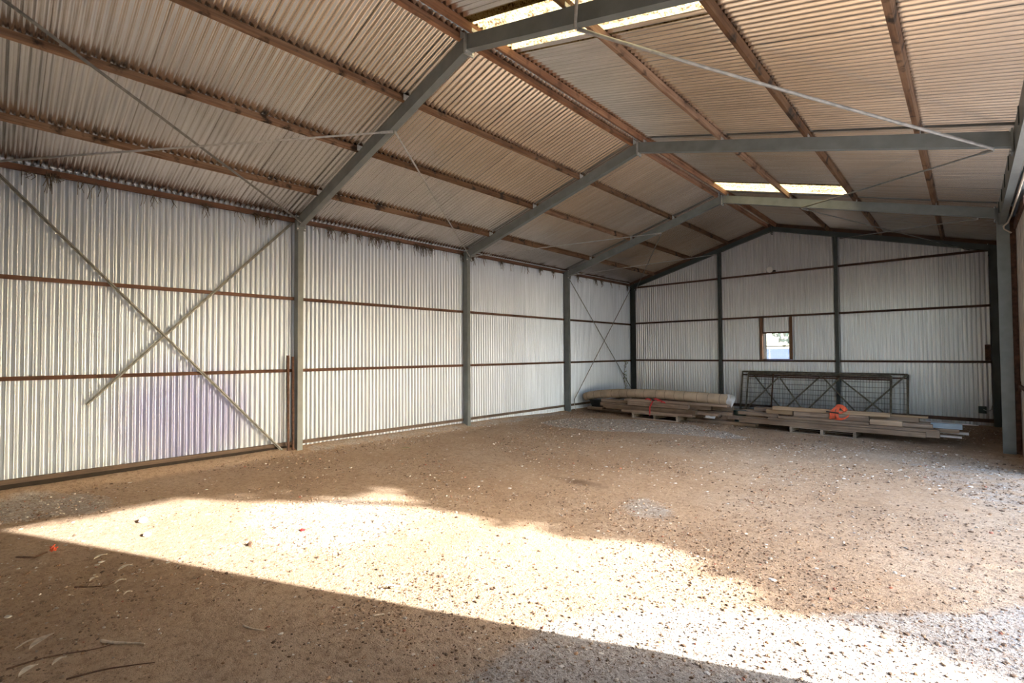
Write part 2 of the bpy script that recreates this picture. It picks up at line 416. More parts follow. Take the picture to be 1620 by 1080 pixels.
SW = PITCH * 10
def basis(ux, uy, uz, o):
    m4 = Matrix((Vector(ux), Vector(uy), Vector(uz))).transposed().to_4x4(); m4.translation = Vector(o); return m4

# left wall: u along +Y, inside looks +X  -> wave axis -X
wl = empty('wall_left', (0, L/2, 0), kind='structure')
me_wl = sheet_mesh('left_wall_sheet', 10, 4.115)
y = -0.15
while y < L - 0.02:
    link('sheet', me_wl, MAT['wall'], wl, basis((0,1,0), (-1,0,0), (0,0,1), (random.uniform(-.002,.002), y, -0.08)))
    y += SW
# back wall
wb = empty('wall_back', (W/2, L, 0), kind='structure')
x = 4.167 - 6*SW
k = 0
while x < W - 0.02:
    npz = 10 if x + SW < W + 0.05 else max(2, int(round((W + 0.02 - x) / PITCH)))
    topf = lambda u, x=x: max(0.05, min(roofz(min(max(x+u, -0.1), W+0.1)) - 0.012, 9) + 0.08)
    if abs(x - 4.167) < 0.01:
        lo = sheet_mesh('back_sheet_below_window', 10, 1.48, k3=0.0, amp=0.0140)
        link('sheet', lo, MAT['wall_back'], wb, basis((1,0,0), (0,1,0), (0,0,1), (x, L, -0.08)))
        up = sheet_mesh('back_sheet_above_window', 10, 1, k3=0.0, amp=0.0140, top=lambda u: topf(u) - 2.27)
        link('sheet', up, MAT['wall_back'], wb, basis((1,0,0), (0,1,0), (0,0,1), (x, L, 2.19)))
    else:
        me = sheet_mesh('back_wall_sheet', npz, 1, k3=0.0, amp=0.0140, top=topf, lap=1.5 if npz == 10 else 0)
        link('sheet', me, MAT['wall_back'], wb, basis((1,0,0), (0,1,0), (0,0,1), (x, L + random.uniform(-.002,.002), -0.08)))
    x += SW
# front wall (behind the photographer)
wf = empty('wall_front', (W/2, -0.10, 0), kind='structure')
x = 0.0
while x < W - 0.02:
    npz = 10 if x + SW < W + 0.05 else max(2, int(round((W + 0.02 - x) / PITCH)))
    zlo = 0.02
    topf = lambda u, x=x, zlo=zlo: roofz(min(x+u, W+0.1)) - 0.03 - zlo
    me = sheet_mesh('front_wall_sheet', npz, 1, top=topf, lap=1.5 if npz == 10 else 0)
    link('sheet', me, MAT['wall'], wf, basis((1,0,0), (0,-1,0), (0,0,1), (x, -0.10, zlo)))
    x += SW
# right wall: closed beside the camera and in the end bay, open between
wr = empty('wall_right', (W, L/2, 0), kind='structure')
me_wr = sheet_mesh('right_wall_sheet', 10, 4.08)
for y in [3.50 - SW*(i+1) - 0.0 for i in range(5)]:
    link('sheet', me_wr, MAT['wall'], wr, basis((0,1,0), (1,0,0), (0,0,1), (W + 0.03, y - 0.114, -0.09)))
for i in range(5):
    link('sheet', me_wr, MAT['wall'], wr, basis((0,1,0), (1,0,0), (0,0,1), (W + 0.03, 3*B + 0.08 + SW*i - (0.06 if i == 4 else 0), -0.09)))

# unseen strips added outside the eaves to block light leaks
for k, xf in enumerate((-0.055, W + 0.06)):
    mb = MB(); zt = roofz(0.0) - SL*0.06 - 0.022
    mb.box(xf - 0.012, xf + 0.012, -0.15, L + 0.1, zt - 0.20, zt); o = mb.build('trim_%d' % (k+3), MAT['wall']); o['kind'] = 'structure'

# roof
ce = empty('ceiling', (XC, L/2, 4.0), kind='structure')
GAP = 0.05
Lr = (XC - GAP + 0.13) / math.cos(SA)
KR = dict(k3=0.0, amp=0.0110)
me_r = sheet_mesh('roof_sheet', 10, Lr, **KR)
me_up = sheet_mesh('skylight_sheet', 10, 2.50, **KR); me_lo = sheet_mesh('roof_sheet_below_skylight', 10, Lr - 2.44, **KR)
for side in (-1, 1):
    d = Vector((side*math.cos(SA), 0, -math.sin(SA))); nrm = Vector((side*math.sin(SA), 0, math.cos(SA)))
    for i in range(21):
        y = -0.19 + SW*i
        if y > L + 0.2: break
        o = Vector((XC + side*GAP, y, roofz(XC + side*GAP))) + nrm*random.uniform(-.0015, .0015)
        mb = basis((0,1,0), nrm, d, o)
        if side == 1 and i in (5, 14):
            link('skylight', me_up, MAT['skylight'], ce, mb)
            link('sheet', me_lo, MAT['roof'], ce, basis((0,1,0), nrm, d, o + d*2.44 - nrm*0.004))
        else: link('sheet', me_r, MAT['roof'], ce, mb)
cap = MB()
zr = roofz(XC) + 0.028
ws_ = 0.18
V = []; 
for yy in (-0.25, L + 0.35): V += [(XC - ws_, yy, zr - SL*ws_), (XC, yy, zr), (XC + ws_, yy, zr - SL*ws_)]
cap.add(V, [(0,1,4,3), (1,2,5,4)])
cap.build('ridge_cap', MAT['roof'], ce)

# ------------------------------------------------------------------ portal frames
CW, CDP = 0.09, 0.15          # column width (Y) and depth (X)
XL0, XL1 = 0.055, 0.205
XR0, XR1 = W - 0.14, W + 0.01
PURL_L = [0.93, 2.17, 3.30, 4.385]
PURL_R = [4.575, 5.82, 6.93, 8.06]
FN = ['grey steel portal frame at the near end of the shed, beside the camera', 'first full grey steel portal frame seen, nearest the camera, beside the front skylight', 'second grey steel portal frame seen, at the middle of the shed', 'third grey steel portal frame, under the small far skylight', 'grey steel end frame standing against the back wall']
def bolts(mb, pts, axis, r=0.011, h=0.012):
    for p in pts:
        p = Vector(p); a = Vector(axis)*h; mb.tube([p, p + a], r, 6)
for i in range(5):
    Y = i*B if i < 4 else L - 0.06
    if i == 0: Y = 0.0
    fr = empty('portal_frame', (XC, Y, 0), FN[i], 'steel frame', 'steel portal frames')
    ms_ = MAT['steel'] if i < 4 else MAT['steel_dark']
    y0, y1 = Y - CW/2, Y + CW/2
    rd = RD if i < 4 else 0.13
    mb = MB(); mb.add([(XL0,y0,-0.03),(XL1,y0,-0.03),(XL1,y1,-0.03),(XL0,y1,-0.03),(XL0,y0,rtop(XL0)-0.0),(XL1,y0,rtop(XL1)),(XL1,y1,rtop(XL1)),(XL0,y1,rtop(XL0))],
        [(0,3,2,1),(4,5,6,7),(0,1,5,4),(1,2,6,5),(2,3,7,6),(3,0,4,7)]); mb.build('column', ms_, fr)
    if i in (0, 3, 4):
        mb = MB(); a0, a1 = XR0, XR1
        mb.add([(a0,y0,-0.03),(a1,y0,-0.03),(a1,y1,-0.03),(a0,y1,-0.03),(a0,y0,rtop(a0)),(a1,y0,rtop(a1)),(a1,y1,rtop(a1)),(a0,y1,rtop(a0))],
        [(0,3,2,1),(4,5,6,7),(0,1,5,4),(1,2,6,5),(2,3,7,6),(3,0,4,7)]); mb.build('column', ms_, fr)
    for side in (-1, 1):
        xa = XC + side*0.008; xb = XL1 + 0.012 if side < 0 else (XR0 - 0.012 if i in (0,3,4) else 8.835)
        mb = MB()
        z = lambda q: raf(q)
        dz = RD - rd
        mb.add([(xa,y0,z(xa)+dz),(xb,y0,z(xb)+dz),(xb,y1,z(xb)+dz),(xa,y1,z(xa)+dz),(xa,y0,rtop(xa)),(xb,y0,rtop(xb)),(xb,y1,rtop(xb)),(xa,y1,rtop(xa))],
               [(0,3,2,1),(4,5,6,7),(0,1,5,4),(1,2,6,5),(2,3,7,6),(3,0,4,7)])
        mb.build('rafter', ms_, fr)
    # apex plates and bolts
    ap = MB(); ap.box(XC - 0.010, XC + 0.010, Y - 0.075, Y + 0.06, raf(XC) - 0.055, rtop(XC) + 0.005)
    apo = ap.build('apex_plate', MAT['gal'] if i < 4 else ms_, fr)
    for bp in [(XC + 0.010, Y - 0.055, raf(XC) - 0.03), (XC + 0.010, Y + 0.035, raf(XC) - 0.03)]:
        mb = MB(); bolts(mb, [bp], (1,0,0)); mb.build('bolt', MAT['bolt'], fr)
    # eave end plates
    for side in (-1, 1):
        if side > 0 and i in (1, 2): xe0, xe1 = 8.822, 8.838
        else: xe0, xe1 = (XL1, XL1 + 0.014) if side < 0 else (XR0 - 0.014, XR0)
        ze = raf(xe0)
        mb = MB(); mb.box(xe0, xe1, Y - 0.075, Y + 0.075, ze - 0.07, ze + RD + 0.02); mb.build('end_plate', ms_, fr)
        xo = xe1 if side < 0 else xe0 - 0.012
        for bp in [(xo, Y - 0.06, ze - 0.04), (xo, Y + 0.06, ze - 0.04), (xo, Y - 0.06, ze + RD)]:
            mb = MB(); bolts(mb, [bp], (1,0,0)); mb.build('bolt', MAT['bolt'], fr)
    # purlin cleats
    if i < 4:
        for xp in PURL_L + PURL_R:
            mb = MB(); xs_ = xp + 0.027
            mb.box(xs_, xs_ + 0.007, Y - 0.075, Y + 0.03, rtop(xs_) - 0.004, rtop(xs_) + 0.075); mb.build('cleat', MAT['gal'], fr)

# post and header beam of the wide opening on the right
mb = MB(); mb.box(XR0, XR1, 3.42, 3.51, -0.03, 3.69)
tag(mb.build('opening_post', MAT['steel']), 'grey steel post carrying the near end of the right opening beam', 'post')
hb = empty('header_beam', (8.88, 7.4, 3.69), 'long grey steel header beam along the right eave above the open side', 'steel beam')
mb = MB(); mb.box(8.845, 8.925, 3.42, 3*B - CW/2, 3.69, 3.99); mb.build('web', MAT['steel'], hb)
mb = MB(); mb.box(8.925, 8.975, 3.42, 3*B - CW/2, 3.96, 3.99); mb.build('flange', MAT['steel_dark'], hb)
for yy in np.arange(4.4, 11.2, 0.82):
    mb = MB(); mb.box(8.836, 8.845, yy, yy + 0.05, 3.80, 3.97); mb.build('dark_plate', MAT['steel_dark'], hb)  # small dark plates spaced along the inner face of the beam

# ------------------------------------------------------------------ purlins
LN = ['lowest', 'second lowest', 'third', 'ridge']
def purlin(xp, wd, dp, y0, y1, m):
    mb = MB(); n = Vector((math.copysign(math.sin(SA), xp - XC), 0, math.cos(SA)))
    o = Vector((xp, 0, rtop(xp))) + n*(dp/2)
    mb.bar(o + Vector((0,y0,0)), o + Vector((0,y1,0)), wd, dp, up=n, bev=0.003)
    return mb.build('timber_purlin', m)
for bay in range(4):
    y0 = bay*B + (0.004 if bay else -0.08); y1 = (bay+1)*B - 0.004
    if bay == 3: y1 = L - 0.105
    for k, xp in enumerate(PURL_L):
        nm = 'ridge' if k == 3 else LN[k]
        tag(purlin(xp, 0.05, PD, y0, y1, MAT['ridge'] if k == 3 else MAT['purlin']), f'brown timber purlin, {nm} line of the left roof slope, {BAY[bay]}'.replace('ridge line', 'ridge-side line'), 'purlin', 'roof purlins')
    for k, xp in enumerate(PURL_R):
        nm = ['ridge-side', 'upper', 'middle', 'lowest'][k]
        tag(purlin(xp, 0.05, PD, y0, y1, MAT['ridge'] if k == 0 else MAT['purlin']), f'brown timber purlin, {nm} line of the right roof slope, {BAY[bay]}', 'purlin', 'roof purlins')

# ------------------------------------------------------------------ girts
GZL = [(0.155, 0.055, 'bottom'), (1.385, 0.05, 'lower'), (2.61, 0.05, 'upper'), (3.96, 0.075, 'eave')]
for bay in range(4):
    y0 = bay*B + (0.003 if bay else -0.08); y1 = (bay+1)*B - 0.003
    if bay == 3: y1 = L - 0.02
    for z, h_, nm in GZL:
        mb = MB(); mb.bar((0.033, y0, z), (0.033, y1, z), 0.042, h_, bev=0.003)
        lab = {'bottom': 'dirty timber bottom rail of the left wall, ', 'lower': 'thin rust-brown lower girt across the left wall, ', 'upper': 'thin rust-brown upper girt across the left wall, ', 'eave': 'rust-brown eave batten along the top of the left wall, '}[nm]
        tag(mb.build('wall_girt', MAT['rail'] if nm == 'bottom' else MAT['girt']), lab + BAY[bay], 'girt', 'left wall girts')
mb = MB(); mb.box(0.014, 0.040, -0.08, B - 0.05, -0.10, 0.126)  # near-black strip added for the shade of the gap under the rail
o = mb.build('rail_gap_shade', m_plain('gap_shade_black', (0.03,0.022,0.016), 0.95)); o['kind'] = 'structure'
MX = [3.03, 5.985]
segs = [(XL1, MX[0]-0.04, 'left of the first mullion'), (MX[0]+0.04, MX[1]-0.04, 'between the two mullions'), (MX[1]+0.04, XR0, 'right of the second mullion')]
for a, b_, where in segs:
    for z, nm in ((0.11, 'lowest'), (1.40, 'second'), (2.64, 'third'), (3.86, 'highest')):
        mb = MB(); hh = 0.075 if nm == 'lowest' else 0.05
        mb.bar((a, L - 0.035, z), (b_, L - 0.035, z), 0.045, hh, bev=0.003)
        tag(mb.build('wall_girt', MAT['girt_b']), f'{nm} rust-brown horizontal girt on the back wall, {where}', 'girt', 'back wall girts')
for xm, where in zip(MX, ('left of the small window', 'right of the small window')):
    mb = MB(); ztop = raf(xm) + 0.03
    mb.bar((xm, L - 0.09, -0.03), (xm, L - 0.09, ztop), 0.07, 0.10, up=(0,1,0))
    tag(mb.build('wall_mullion', MAT['steel_dark']), f'dark green steel mullion post on the back wall, {where}', 'post', 'back wall mullions')

for k, side in enumerate((-1, 1)):
    mb = MB(); xa, xb = XC, (0.0 if side < 0 else W)
    mb.add([(xa, L-0.10, rtop(xa)), (xb, L-0.10, rtop(xb)), (xb, L+0.03, rtop(xb)), (xa, L+0.03, rtop(xa)), (xa, L-0.10, rtop(xa)+0.10), (xb, L-0.10, rtop(xb)+0.10), (xb, L+0.03, rtop(xb)+0.10), (xa, L+0.03, rtop(xa)+0.10)],
           [(0,3,2,1),(4,5,6,7),(0,1,5,4),(1,2,6,5),(2,3,7,6),(3,0,4,7)])
    o = mb.build('trim_%d' % (k+1), MAT['girt_b']); o['kind'] = 'structure'

# ------------------------------------------------------------------ window in the back wall
wn = empty('window_1', (4.545, L, 1.40), kind='structure')
for xx in (4.155, 4.905):
    mb = MB(); mb.bar((xx, L - 0.03, 1.428), (xx, L - 0.03, 2.612), 0.065, 0.06, up=(0,1,0), bev=0.003); mb.build('stud', MAT['stud'], wn)
mb = MB(); mb.bar((4.19, L - 0.03, 2.185), (4.87, L - 0.03, 2.185), 0.05, 0.045); mb.build('window_head', MAT['rust'], wn)
mb = MB(); mb.bar((4.19, L - 0.02, 1.44), (4.87, L - 0.02, 1.44), 0.07, 0.025); mb.build('window_sill', MAT['stud'], wn)
for x0 in (4.20, 4.86):
    mb = MB(); mb.box(x0 - 0.012, x0 + 0.012, L - 0.02, L + 0.02, 1.455, 2.16); mb.build('window_frame', MAT['whitewood'], wn)
mb = MB(); mb.box(4.212, 4.848, L - 0.008, L + 0.012, 1.795, 1.825); mb.build('glazing_bar', MAT['whitewood'], wn)
for z0, z1 in ((1.455, 1.795), (1.825, 2.16)):
    mb = MB(); mb.box(4.212, 4.848, L - 0.002, L + 0.002, z0, z1); mb.build('pane', MAT['glass'], wn)
mb = MB()
for q in np.arange(4.26, 4.84, 0.055): mb.bar((q, L + 0.03, 1.45), (q, L + 0.03, 2.165), 0.003, 0.003)
for q in np.arange(1.49, 2.15, 0.055): mb.bar((4.2, L + 0.033, q), (4.86, L + 0.033, q), 0.003, 0.003)
mb.build('wire_mesh', MAT['wire'], wn)

# ------------------------------------------------------------------ bracing
def rod(name, p, q, r, m, label, cleat=True, sag=0.0):
    p = Vector(p); q = Vector(q); mid = (p + q)/2 - Vector((0,0,sag))
    e = empty(name, tuple((p + q)/2), label, 'brace', 'steel braces')
    mb = MB(); mb.tube([p, (p + mid)/2 - Vector((0,0,sag*0.25)), mid, (q + mid)/2 - Vector((0,0,sag*0.25)), q] if sag else [p, q], r, 8); mb.build('rod', m, e)
    if cleat:
        for a, c in ((p, q), (q, p)):
            d = (c - a).normalized(); mb = MB(); mb.bar(a - d*0.02, a + d*0.14, 0.012, 0.035, up=(0,0,1)); mb.build('end_lug', MAT['rod_pale'], e)
    return e
def angle(p, q, wd, m, label):
    e = empty('brace_strap', tuple((Vector(p)+Vector(q))/2), label, 'brace', 'steel braces')
    mb = MB(); mb.bar(p, q, 0.006, wd, up=(0,0,1)); mb.build('strap', m, e)
    d = Vector((0.03,0,0)); mb = MB()
    mb.bar(Vector(p) + d*0.5 , Vector(q) + d*0.5, 0.03, 0.005, up=(0,0,1)); mb.build('flange', m, e)
    return e
angle((0.10, 0.05, 4.06-0.0), (0.10, 3.60, 0.02), 0.04, MAT['rod'], 'dark steel angle brace falling left to right across the near left wall')
angle((0.075, 3.72, 3.90), (0.075, 1.09, 1.02), 0.04, MAT['rod'], 'steel angle brace on the near left wall ending in mid air')
rod('brace_rod', (0.12, 3*B+0.10, 3.80), (0.12, L - 0.20, 0.42), 0.011, MAT['rod'], 'thin brace rod falling right across the far left wall bay', False)
rod('brace_rod', (0.13, L - 0.16, 3.86), (0.13, 11.73, 0.31), 0.011, MAT['rod'], 'thin brace rod rising right across the far left wall bay', False)
mb = MB(); mb.tube([(0.13, 11.73, 0.31), (0.15, 11.72, 0.15), (0.17, 11.76, 0.0)], 0.012, 6)
tag(mb.build('rod_tail', MAT['rod_pale']), 'bent pale rod end at the foot of the third left column', 'rod')
def on_r(x, dz=-0.02): return raf(x) + dz
rod('brace_rod', (0.28, 0.05, on_r(0.30)), (2.98, B - 0.02, on_r(2.98)), 0.013, MAT['rod_pale'], 'pale rod from the left edge to the middle of the first left rafter')
rod('brace_rod', (2.98, 0.05, on_r(2.98)), (0.30, B - 0.02, on_r(0.30)+0.04), 0.015, MAT['rod'], 'dark rod descending from top left corner to the first left column head')
rod('brace_rod', (3.0, B + 0.02, on_r(3.0)), (0.27, 2*B - 0.03, on_r(0.27)+0.03), 0.012, MAT['rod_pale'], 'thin rod from mid first left rafter to the second left column head')
rod('brace_rod', (0.30, 2*B + 0.02, on_r(0.3)+0.02), (3.0, 3*B - 0.02, on_r(3.0)), 0.010, MAT['rod_pale'], 'thin pale rod under the left roof slope of the third bay')
rod('brace_rod', (3.0, 3*B + 0.02, on_r(3.0)), (0.3, L - 0.10, on_r(0.3)+0.02), 0.010, MAT['rod'], 'thin rod from mid third left rafter to the back left corner')
rod('brace_rod', (0.30, 3*B + 0.02, on_r(0.3)+0.02), (3.0, L - 0.10, on_r(3.0)+0.02), 0.010, MAT['rod_pale'], 'pale rod under the left roof slope of the end bay')
rod('brace_rod', (5.93, B + 0.03, on_r(5.93)), (8.68, 2*B - 0.05, on_r(8.68)), 0.016, MAT['rod_pale'], 'thick pale rod crossing under the right roof slope of the second bay', sag=0.02)
rod('brace_rod', (5.93, B - 0.03, on_r(5.93)), (8.68, 0.15, on_r(8.68)), 0.014, MAT['rod_pale'], 'short pale rod meeting the near right rafter at the skylight')
rod('brace_rod', (8.68, 2*B + 0.02, on_r(8.68)), (6.05, 3*B - 0.06, on_r(6.05)), 0.012, MAT['rod'], 'dark rod under the right roof slope of the third bay')
rod('brace_rod', (6.05, 3*B + 0.02, on_r(6.05)), (8.5, L - 0.12, on_r(8.5)+0.02), 0.011, MAT['rod'], 'dark rod falling right under the right roof of the end bay')
rod('brace_rod', (8.60, 3*B + 0.02, on_r(8.60)), (6.1, L - 0.12, on_r(6.1)+0.02), 0.011, MAT['rod'], 'dark rod rising left under the right roof of the end bay')

# ------------------------------------------------------------------ rusty posts, right side fittings
for yy, nm in ((3.635, 'left one of the pair'), (3.715, 'right one, touching the column')):
    mb = MB(); mb.bar((0.16, yy, -0.02), (0.13, yy, 1.64 - (0.02 if yy > 3.7 else 0)), 0.035, 0.035, up=(0,1,0), bev=0.004)
    tag(mb.build('rusty_post', MAT['rust']), f'short rusty steel post leaning beside the first left column, {nm}', 'post', 'rusty posts')
# conduit under the header beam
mb = MB(); mb.tube([(8.955, 3.6, 3.66), (8.955, 10.6, 3.66), (8.94, 11.15, 3.66), (8.90, 11.30, 3.64), (8.905, 11.335, 3.60), (8.985, 11.32, 3.52)], 0.012, 8)
tag(mb.build('conduit_pipe', MAT['conduit']), 'thin beige conduit running under the right header beam with a kink', 'pipe')
# rusty door post beside third right column, white door leaf swung open outside
mb = MB(); mb.bar((9.006, 3*B + 0.02, -0.03), (9.006, 3*B + 0.02, 3.97), 0.064, 0.03, up=(0,1,0), bev=0.003)
tag(mb.build('door_post', MAT['rust']), 'thin rusty door post right of the third right column', 'post')
dl = empty('door_1', (9.05, 9.8, 0), kind='structure')
yb_ = 11.97
bk = 0
while yb_ > 9.6:
    bk += 1; xo_ = 0.006*(bk % 2)
    mb = MB(); mb.box(9.04 + xo_, 9.065 + xo_, yb_ - 0.206, yb_ + 0.004, -0.02, 4.0); mb.build('board', MAT['whitepaint'], dl); yb_ -= 0.2
for z0, hh in ((1.06, 0.05), (3.58, 0.10)):
    mb = MB(); mb.box(9.012, 9.04, 9.45, 11.37, z0, z0 + hh); mb.build('ledge', MAT['rust'], dl)
mb = MB(); mb.tube([(9.025, 11.33, 1.0), (9.025, 11.33, 1.16)], 0.018, 8); mb.build('hinge', MAT['rust'], dl)
# electrical boxes on the back wall
sw = empty('junction_box', (8.645, L - 0.03, 0.27), 'dark green junction box with a grey cable low on the back wall', 'electrical box')
mb = MB(); mb.box(8.58, 8.71, L - 0.10, L - 0.01, 0.27, 0.42); mb.build('housing', MAT['dgreen'], sw)
mb = MB(); mb.box(8.60, 8.69, L - 0.112, L - 0.10, 0.29, 0.40); mb.build('cover', MAT['dgreen'], sw)
mb = MB(); mb.tube([(8.66, L-0.115, 0.36), (8.70, L-0.13, 0.335), (8.75, L-0.12, 0.335), (8.79, L-0.10, 0.37), (8.80, L-0.10, 0.45)], 0.010, 6); mb.build('cable', MAT['gal'], sw)
mb = MB(); mb.box(8.71, 8.80, L - 0.09, L - 0.01, 1.43, 1.78); mb.box(8.725, 8.785, L - 0.10, L - 0.09, 1.48, 1.73)
tag(mb.build('meter_box', MAT['rust']), 'narrow brown box at the right end of the back wall', 'electrical box')
# round floodlight
fl = empty('floodlight', (4.47, L - 0.06, 3.885), 'round white floodlight on the highest back wall girt', 'lamp')
mb = MB(); mb.box(4.48, 4.56, L - 0.11, L - 0.02, 3.885, 3.93); mb.build('base', MAT['black'], fl)
mb = MB(); mb.tube([(4.49, L-0.08, 3.91), (4.46, L-0.12, 3.945)], 0.014, 8); mb.build('arm', MAT['black'], fl)
mb = MB(); mb.tube([(4.45, L-0.07, 3.95), (4.445, L-0.10, 3.95), (4.44, L-0.16, 3.945), (4.438, L-0.175, 3.944)], [0.03, 0.07, 0.088, 0.08], 16); mb.build('head', MAT['lampwhite'], fl)

# ------------------------------------------------------------------ pallets
def pallet(x0, x1, y0, y1, zt, rot, label):
    e = empty('pallet', ((x0+x1)/2, (y0+y1)/2, 0), label, 'pallet', 'timber pallets')
    zb = 0.018
    for k, yy in enumerate(np.linspace(y0, y1 - 0.09, 6)):
        mb = MB(); mb.box(x0, x1, yy, yy + 0.09, zt - 0.02, zt); mb.build('deck_board', MAT['pallet'], e)
    for xx in (x0, (x0+x1)/2 - 0.02, x1 - 0.045):
        mb = MB(); mb.box(xx, xx + 0.045, y0 + 0.002, y1, zb, zt - 0.02); mb.build('bearer', MAT['pallet'], e)
    for yy in (y0, (y0+y1)/2, y1 - 0.09):
        mb = MB(); mb.box(x0, x1, yy, yy + 0.09, 0.0, zb); mb.build('bottom_board', MAT['pallet'], e)
    e.rotation_euler.z = rot
    return e
pallet(2.17, 3.38, 11.38, 12.40, 0.135, 0.0, 'timber pallet under the left timber stack')
pallet(5.74, 6.86, 11.42, 12.42, 0.125, 0.0, 'timber pallet under the right timber stack')

# ------------------------------------------------------------------ planks
PR = random.Random(5)
def plank(x0, x1, yc, z0, h_, d_, label, m='plank', ang=0.0, tilt=0.0):
    mb = MB(); dx = (x1 - x0)/2; xm = (x0 + x1)/2
    ang += PR.uniform(-0.012, 0.012)
    c, s = math.cos(ang), math.sin(ang)
    p = (xm - dx*c, yc - dx*s, z0 + h_/2 - tilt/2); q = (xm + dx*c, yc + dx*s, z0 + h_/2 + tilt/2)
    mb.bar(p, q, d_, h_, bev=0.004)
    return tag(mb.build('timber_plank', MAT[m]), label, 'plank', 'stacked planks')
# left stack
plank(0.30, 2.10, 12.20, 0.005, 0.070, 0.20, 'plank lying on the dirt left of the left pallet', ang=-0.06)
plank(3.45, 5.02, 11.80, 0.005, 0.070, 0.20, 'plank lying on the dirt right of the left pallet', ang=-0.05)
plank(1.86, 3.73, 11.47, 0.137, 0.058, 0.16, 'lowest plank on the left pallet', ang=-0.02)
plank(1.2, 4.2, 11.82, 0.137, 0.060, 0.22, 'plank on the left pallet, middle row of the lowest layer')
plank(1.0, 4.0, 12.18, 0.137, 0.060, 0.22, 'plank on the left pallet, rear row of the lowest layer')
plank(1.30, 3.80, 11.46, 0.200, 0.100, 0.10, 'front plank crossed by the red strap', ang=-0.02)
plank(2.30, 4.28, 11.62, 0.200, 0.060, 0.18, 'plank sticking out right below the left stack top', ang=-0.02)
plank(1.00, 3.70, 11.86, 0.200, 0.10, 0.24, 'thick plank in the middle of the left stack')
plank(0.80, 3.40, 12.18, 0.200, 0.10, 0.24, 'thick plank at the rear of the left stack')
plank(3.72, 4.50, 11.86, 0.200, 0.075, 0.20, 'short plank end near the green tub of the left stack')
plank(1.97, 3.57, 11.57, 0.303, 0.095, 0.10, 'upper plank of the left stack, left of two abreast')
plank(2.60, 4.07, 11.69, 0.303, 0.100, 0.11, 'upper plank of the left stack ending below the wrapped roll')
plank(0.95, 3.30, 11.96, 0.303, 0.070, 0.20, 'plank under the wrapped roll, left part')
plank(3.35, 4.42, 11.96, 0.303, 0.085, 0.22, 'short plank under the right end of the wrapped roll')
plank(1.85, 4.44, 11.70, 0.404, 0.045, 0.24, 'broad flat plank on top of the left stack', ang=0.01)
# right stack
plank(4.76, 7.87, 11.47, 0.128, 0.092, 0.11, 'longest plank along the front of the right stack')
plank(5.30, 8.05, 11.62, 0.128, 0.135, 0.15, 'plank behind the longest front plank of the right stack, reaching further right')
plank(4.40, 7.40, 11.86, 0.128, 0.090, 0.25, 'plank on the right pallet, middle row of the lowest layer')
plank(4.60, 7.70, 12.20, 0.128, 0.090, 0.26, 'plank on the right pallet, rear row of the lowest layer')
plank(4.66, 5.45, 11.72, 0.265, 0.065, 0.12, 'short plank at the left end of the right stack')
plank(5.51, 7.05, 11.58, 0.265, 0.045, 0.14, 'pale thin plank under the orange strap')
plank(5.75, 7.10, 11.80, 0.222, 0.100, 0.20, 'dark thick plank behind the orange strap')
plank(4.60, 7.95, 12.10, 0.220, 0.110, 0.22, 'long plank in the rear of the right stack')
plank(5.22, 5.73, 11.80, 0.325, 0.085, 0.14, 'short honey-brown block at the upper left of the right stack', 'plank_tan')
plank(5.76, 7.03, 11.75, 0.325, 0.085, 0.16, 'dark grey plank under the topmost plank')
plank(7.05, 7.53, 11.74, 0.265, 0.090, 0.14, 'short light plank under the right end of the topmost plank', 'plank_tan')
plank(4.90, 7.75, 12.05, 0.332, 0.080, 0.20, 'upper rear plank of the right stack')
plank(5.35, 7.35, 11.76, 0.412, 0.075, 0.12, 'topmost plank of the right stack', 'plank_tan', tilt=0.0)
plank(7.10, 7.88, 11.98, 0.413, 0.035, 0.12, 'small tan plank end at the right of the right stack', 'plank_tan')
plank(7.50, 7.95, 11.80, 0.265, 0.060, 0.12, 'short grey plank left of the blue grey channel')
plank(7.75, 8.33, 11.78, 0.128, 0.030, 0.12, 'pale painted board under the blue grey channel', 'whitewood')
plank(7.70, 8.42, 12.02, 0.165, 0.040, 0.12, 'pale painted board end behind the blue grey channel', 'whitewood')
plank(4.30, 5.05, 12.55, 0.0, 0.16, 0.12, 'pale grey timber between the two stacks', 'whitewood')
mb = MB()   # steel channel on the right end of the stack
mb.box(7.92, 8.34, 11.86, 11.866, 0.265, 0.355); mb.box(7.92, 8.34, 11.866, 11.95, 0.265, 0.271); mb.box(7.92, 8.34, 11.866, 11.95, 0.349, 0.355)
tag(mb.build('steel_channel', MAT['bluegrey']), 'blue grey steel channel at the right end of the right stack', 'steel channel')
mb = MB(); mb.box(8.0, 8.3, 11.80, 11.98, 0.206, 0.264)
tag(mb.build('packing_block', MAT['plank']), 'dark packing block under the blue grey steel channel', 'block')
mb = MB(); mb.bar((7.5, 12.25, 0.34), (8.55, 12.15, 0.33), 0.03, 0.015)
tag(mb.build('thin_lath', MAT['whitewood']), 'thin pale lath poking out right of the steel channel', 'lath')

